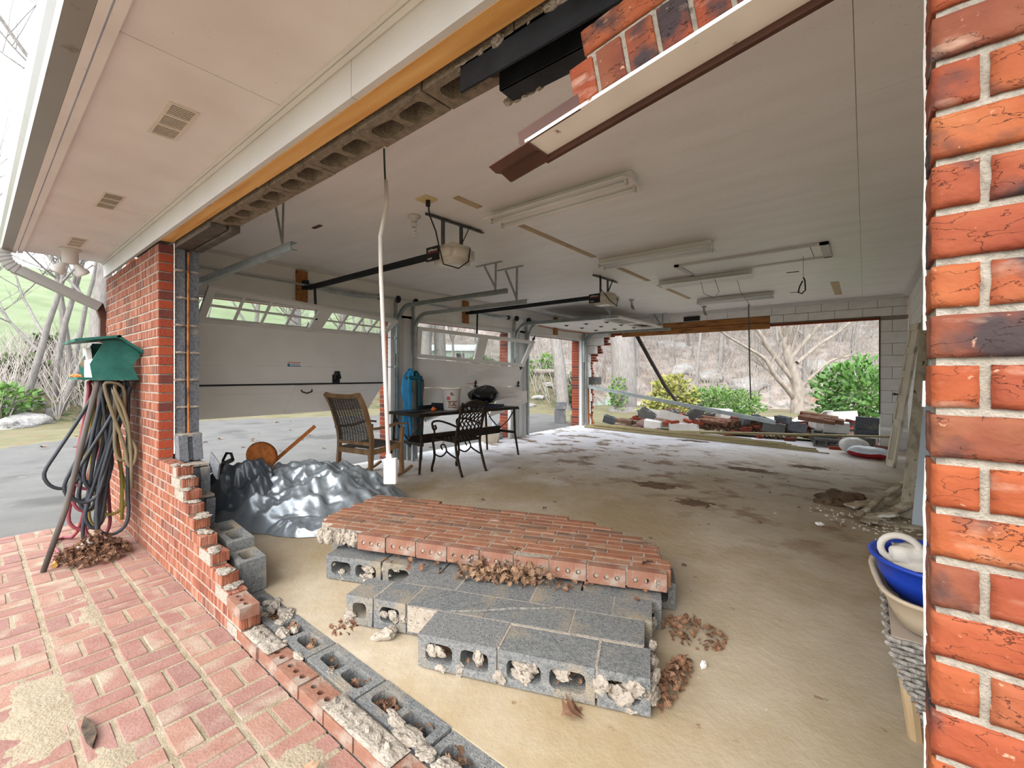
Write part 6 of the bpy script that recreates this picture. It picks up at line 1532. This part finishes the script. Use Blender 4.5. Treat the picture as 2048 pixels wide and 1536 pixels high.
# ------------------------------------------------------------------ things along the right wall
lv = root('louvre_door', 'narrow white louvred closet door leaning on the right wall', 'door', (.30, 8.1, 0), kind='thing')
X0, X1 = Vector((.25, 8.22, 0)), Vector((.33, 8.00, 0)); dz = Vector((.24, -.38, 1.95))
S_ = Sec(X0, X1, X1+dz, X0+dz)
if S_.n.x > 0: S_.n = -S_.n
LVW = mat('louvre_white', ['cfc4ae','ddd3c0'], 5, .55)
for a in ((0,.16,0,1),(.84,1,0,1)): g = G(); S_.slab(g, *a, 0, .03); g.build('stile', LVW, lv)
for v in (0,.30,.47,.64,.80,.955): g = G(); S_.slab(g, 0, 1, v, v+.045, 0, .03); g.build('rail', LVW, lv)
g = G(); S_.slab(g, .1, .9, .02, .97, .008, .014); g.build('panel', LVW, lv)
for i in range(4): g = G(); S_.slab(g, .24+i*.15, .30+i*.15, .05, .29, .012, .022); g.build('slat', LVW, lv)
g = G().tube([S_.at(.05,.52,.03), S_.at(.05,.52,.08)], [.008,.02], 10); g.build('knob', STEELK, lv)
g = G(); g.bar((.29, 5.25, .0), (.515, 6.30, 1.9), .028, .10, (1,0,0)); g.build('leaning_board', mat('peeling_board', ['8f826c','b5a88f','c4b8a0'], 5, .8, .3, 40, stretch=(3,3,.4), spots=[(12,'5a4a38',.62,.70)]), label='peeling cream board leaning on the right wall over the splintered wood', cat='board')
g = G(); g.bar((.345, 5.06, .0), (.535, 5.85, 1.7), .012, .07, (1,0,0)); g.build('metal_strip', mat('grey_blue_strip', ['b9c2c6','c6ced2'], 4, .45), label='pale grey metal strip leaning in front of the peeling board', cat='strip')
g = G(); g.bar((.20, 9.1, .42), (.56, 9.0, .42), .04, .03); g.build('white_batten', TRIMW, label='short white batten lying level behind the louvred door', cat='board')
PEEL = mat('broken_painted_wood', ['7a6a54','a09078','c8bda8'], 9, .8, .3, 60, spots=[(7,'d9d4c8',.55,.62)])
pl = [((.02,5.30,.03),(.28,5.62,.20),.09,'splintered painted plank slanting up to the peeling board'),((.10,5.10,.06),(.38,5.36,.22),.10,'white flaking plank bridging the splintered wood heap'),((-.05,5.05,.02),(.14,5.40,.16),.05,'thin split lath standing askew in the wood heap'),((-.12,5.2,.02),(.06,5.42,.05),.11,'brown weathered plank end lying on the mud clod'),((.05,4.92,.03),(.36,4.96,.03),.09,'flat white board shard at the front of the wood heap'),((.10,5.0,.015),(.0,4.80,.015),.10,'broken white panel piece lying flat before the wood heap'),((.14,5.50,.22),(.30,5.72,.34),.06,'short grey stick jutting from the top of the wood heap'),((.02,5.0,.06),(.22,5.05,.10),.09,'tan board fragment tilted in the wood heap')]
PSUP = [solid_of(bpy.data.objects['floor'])]
for i, (a, b, w, lab) in enumerate(pl):
    g = G(); A_, B_ = Vector(a), Vector(b)
    for k in range(6): g.bar(A_.lerp(B_, k/6), A_.lerp(B_, (k+1)/6+.01), w*(1-.08*(k % 3)), .018)
    PSUP.append(solid_of(settle(g.noise(.008, 22, i).build('broken_plank', PEEL, label=lab, cat='plank'), PSUP, .004)))
g = G()
for k in range(26): lump(g, (rb.uniform(-.36,-.05), rb.uniform(5.35,5.9), .012), (rb.uniform(.03,.10), rb.uniform(.03,.10), rb.uniform(.012,.05)), seed=k)
g.build('mud_clod', mat('wet_mud', ['54402f','705a46'], 16, .85, .6, 40), label='dark clod of mud beside the wood heap', cat='mud')
g = G()
for k in range(150): lump(g, (rb.gauss(.1,.2), rb.gauss(4.95,.22), .004), (rb.uniform(.004,.018),)*2+(rb.uniform(.003,.008),), seed=k, sub=1)
g.v = [(min(p[0], .55), p[1], max(p[2], 0)) for p in g.v]
g.build('plaster_crumbs', mat('plaster', ['c9c0b2','d8d0c4'], 20, .9), label='white plaster crumbs scattered around the wood heap', cat='crumbs', kind='stuff')
g = G(); lump(g, (-.3, 4.55, .012), (.03,.02,.014), seed=2); g.build('plaster_lump', mat('plaster_white', ['d8d2c8','e2dcd2'], 10, .9), label='white plaster lump alone on the muddy floor before the wood heap', cat='rubble')
g = G(); lump(g, (-.55, 2.02, .01), (.012,.022,.014), seed=5); g.build('foam_piece', TRIMW, label='tiny white scrap on the floor beside the tan tray stand', cat='scrap')
for i, (cx, cy, rx, ry) in enumerate(((-1.88, 5.0, .26, .15), (-1.33, 4.55, .17, .12), (-2.6, 8.8, .3, .1), (-.6, 7.3, .25, .12), (-1.2, 6.6, .28, .12))):
    g = G(); g.grid(40, 26, lambda a, b: (cx+rx*1.5*(2*a-1), cy+ry*1.5*(2*b-1), max(-.004, .016*(1-math.hypot(1.5*(2*a-1), 1.5*(2*b-1))+.6*mnoise.noise(Vector((a*7+i, b*5, i)))+.4*mnoise.noise(Vector((a*20, b*16, i)))))))
    g.build('mud_patch', MATS['wet_mud'], smooth=True, label=['low mud patch in the middle of the floor, between table and wood heap', 'small mud patch nearest the far corner of the brick slab', 'flat mud patch just before the bamboo poles', 'mud patch between the sacks and the wood heap', 'mud patch below the bare fluorescent channel'][i], cat='mud')
# wicker stool with tray, tub and cloth
ws = root('wicker_stool', 'grey wicker stool with wooden legs half hidden by the orange brick pier', 'stool', (.25, 2.2, 0))
WG = mat('grey_wicker', ['7a756e','98928a','aaa49c'], 60, .8, .9, 110)
g = G(); zs_ = [0+.02*i for i in range(17)]
for i, z in enumerate(zs_):
    s = .10+.09*(z/.32)
    for sx, sy, ex, ey in ((-1,-1,-1,1),(-1,-1,1,-1)): g.tube([(.25+sx*s+(ex-sx)*s*t/12+(.006*(-1)**(t+i) if ex == sx else 0), 2.2+sy*s*1.2+(ey-sy)*s*1.2*t/12+(.006*(-1)**(t+i) if ey == sy else 0), .06+z) for t in range(13)], .009, 5)
g.build('woven_side', WG, ws)
G().box(.07, .45, 1.98, 2.42, .375, .39).build('board_top', mat('tan_board', ['9c8f80','aea092'], 5, .8), ws)
for sx in (-1, 1):
    for sy in (-1, 1): G().tube([(.25+sx*.11, 2.2+sy*.11, 0), (.25+sx*.13, 2.2+sy*.14, .20), (.25+sx*.16, 2.2+sy*.18, .376)], [.022,.026,.022], 8).build('leg', mat('pale_wood', ['a98f6c','bda37e'], 6, .7, stretch=(2,2,.5)), ws)
tr = root('plastic_tray', 'tan square plastic tray holding the blue tub on the wicker stool', 'tray', (.30, 2.2, .392))
def rsq(r, n=32, p=4): return [(r*math.copysign(abs(math.cos(2*PI*i/n))**(2/p), math.cos(2*PI*i/n)), r*math.copysign(abs(math.sin(2*PI*i/n))**(2/p), math.sin(2*PI*i/n))) for i in range(n)]
g = G(); lay = [(.0,.002),(.20,.002),(.225,.05),(.25,.115),(.268,.118),(.268,.108),(.255,.10),(.232,.05),(.205,-.006+.002),(.0,-.004+.002)]
vs = []; k = 32
for r, z in lay: vs += [(x, y, z+.004) for x, y in rsq(max(r, .001), k)]
g.add(vs, [(i*k+j, i*k+(j+1) % k, (i+1)*k+(j+1) % k, (i+1)*k+j) for i in range(len(lay)-1) for j in range(k)]); g.xf(RT((.283, 2.2, .400), 0, .03, .1)); g.build('tray', mat('tan_plastic', ['b9a78c','cdbda4'], 6, .5), tr, smooth=True)
bt = root('plastic_tub', 'scuffed blue plastic tub with a pale cloth in it', 'tub', (.235, 2.2, .43))
G().lathe([(0,.0),(.13,.0),(.145,.05),(.17,.055),(.20,.12),(.20,.165),(.225,.17),(.228,.18),(.215,.182),(.19,.165),(.19,.12),(.16,.06),(.13,.01),(0,.01)], 40, (.235, 2.2, .432)).build('tub', mat('tub_blue', ['1c3a9a','2648b4'], 7, .4, .05, 30, spots=[(8,'c9b9a0',.66,.72)]), bt, smooth=True)
cg = root('cloth_bundle', 'rolled off-white rubber cloth lying in the blue tub', 'cloth', (.28, 2.18, .57)); CLM = mat('offwhite_rubber', ['bdb5a8','d2cbc0'], 10, .7, .2, 30)
g = G(); g.tube([(.10+.055*math.cos(a)*1.0, 2.12+.02*a/6, .645+.05*math.sin(a)) for a in [i*.3 for i in range(22)]], .012, 8); g.build('rolled_edge', CLM, cg, smooth=True)
g = G(); g.grid(22, 14, lambda a, b: (.08+.33*a, 2.07+.28*b, .595+.06*math.sin(PI*b)*(.6+.4*a)+.02*mnoise.noise(Vector((a*4, b*4, 2))))); g.build('cloth', CLM, cg, smooth=True)
g = G(); lump(g, (.13, 2.14, .625), (.06,.05,.045), seed=4, sub=3); g.build('fold', CLM, cg, smooth=True)
g = G(); g.add([(.205,2.62,.494),(.53,2.55,.585),(.545,2.75,.60),(.22,2.80,.494),(.205,2.62,.479),(.53,2.55,.57),(.545,2.75,.585),(.22,2.80,.479)], [(0,1,2,3),(7,6,5,4),(0,4,5,1),(1,5,6,2),(2,6,7,3),(3,7,4,0)]); g.build('scuffed_board', mat('lid_blue_scuffed', ['a89a86','b8aa96'], 9, .6, spots=[(6,'2042a8',.54,.57)]), label='scuffed board with flaking blue paint propped behind the blue tub', cat='board')
G().box(.2, .5, 2.5, 2.82, 0, .48).build('cardboard_carton', mat('carton', ['7c7468','8f8678'], 5, .8), label='grey carton standing behind the wicker stool', cat='box')
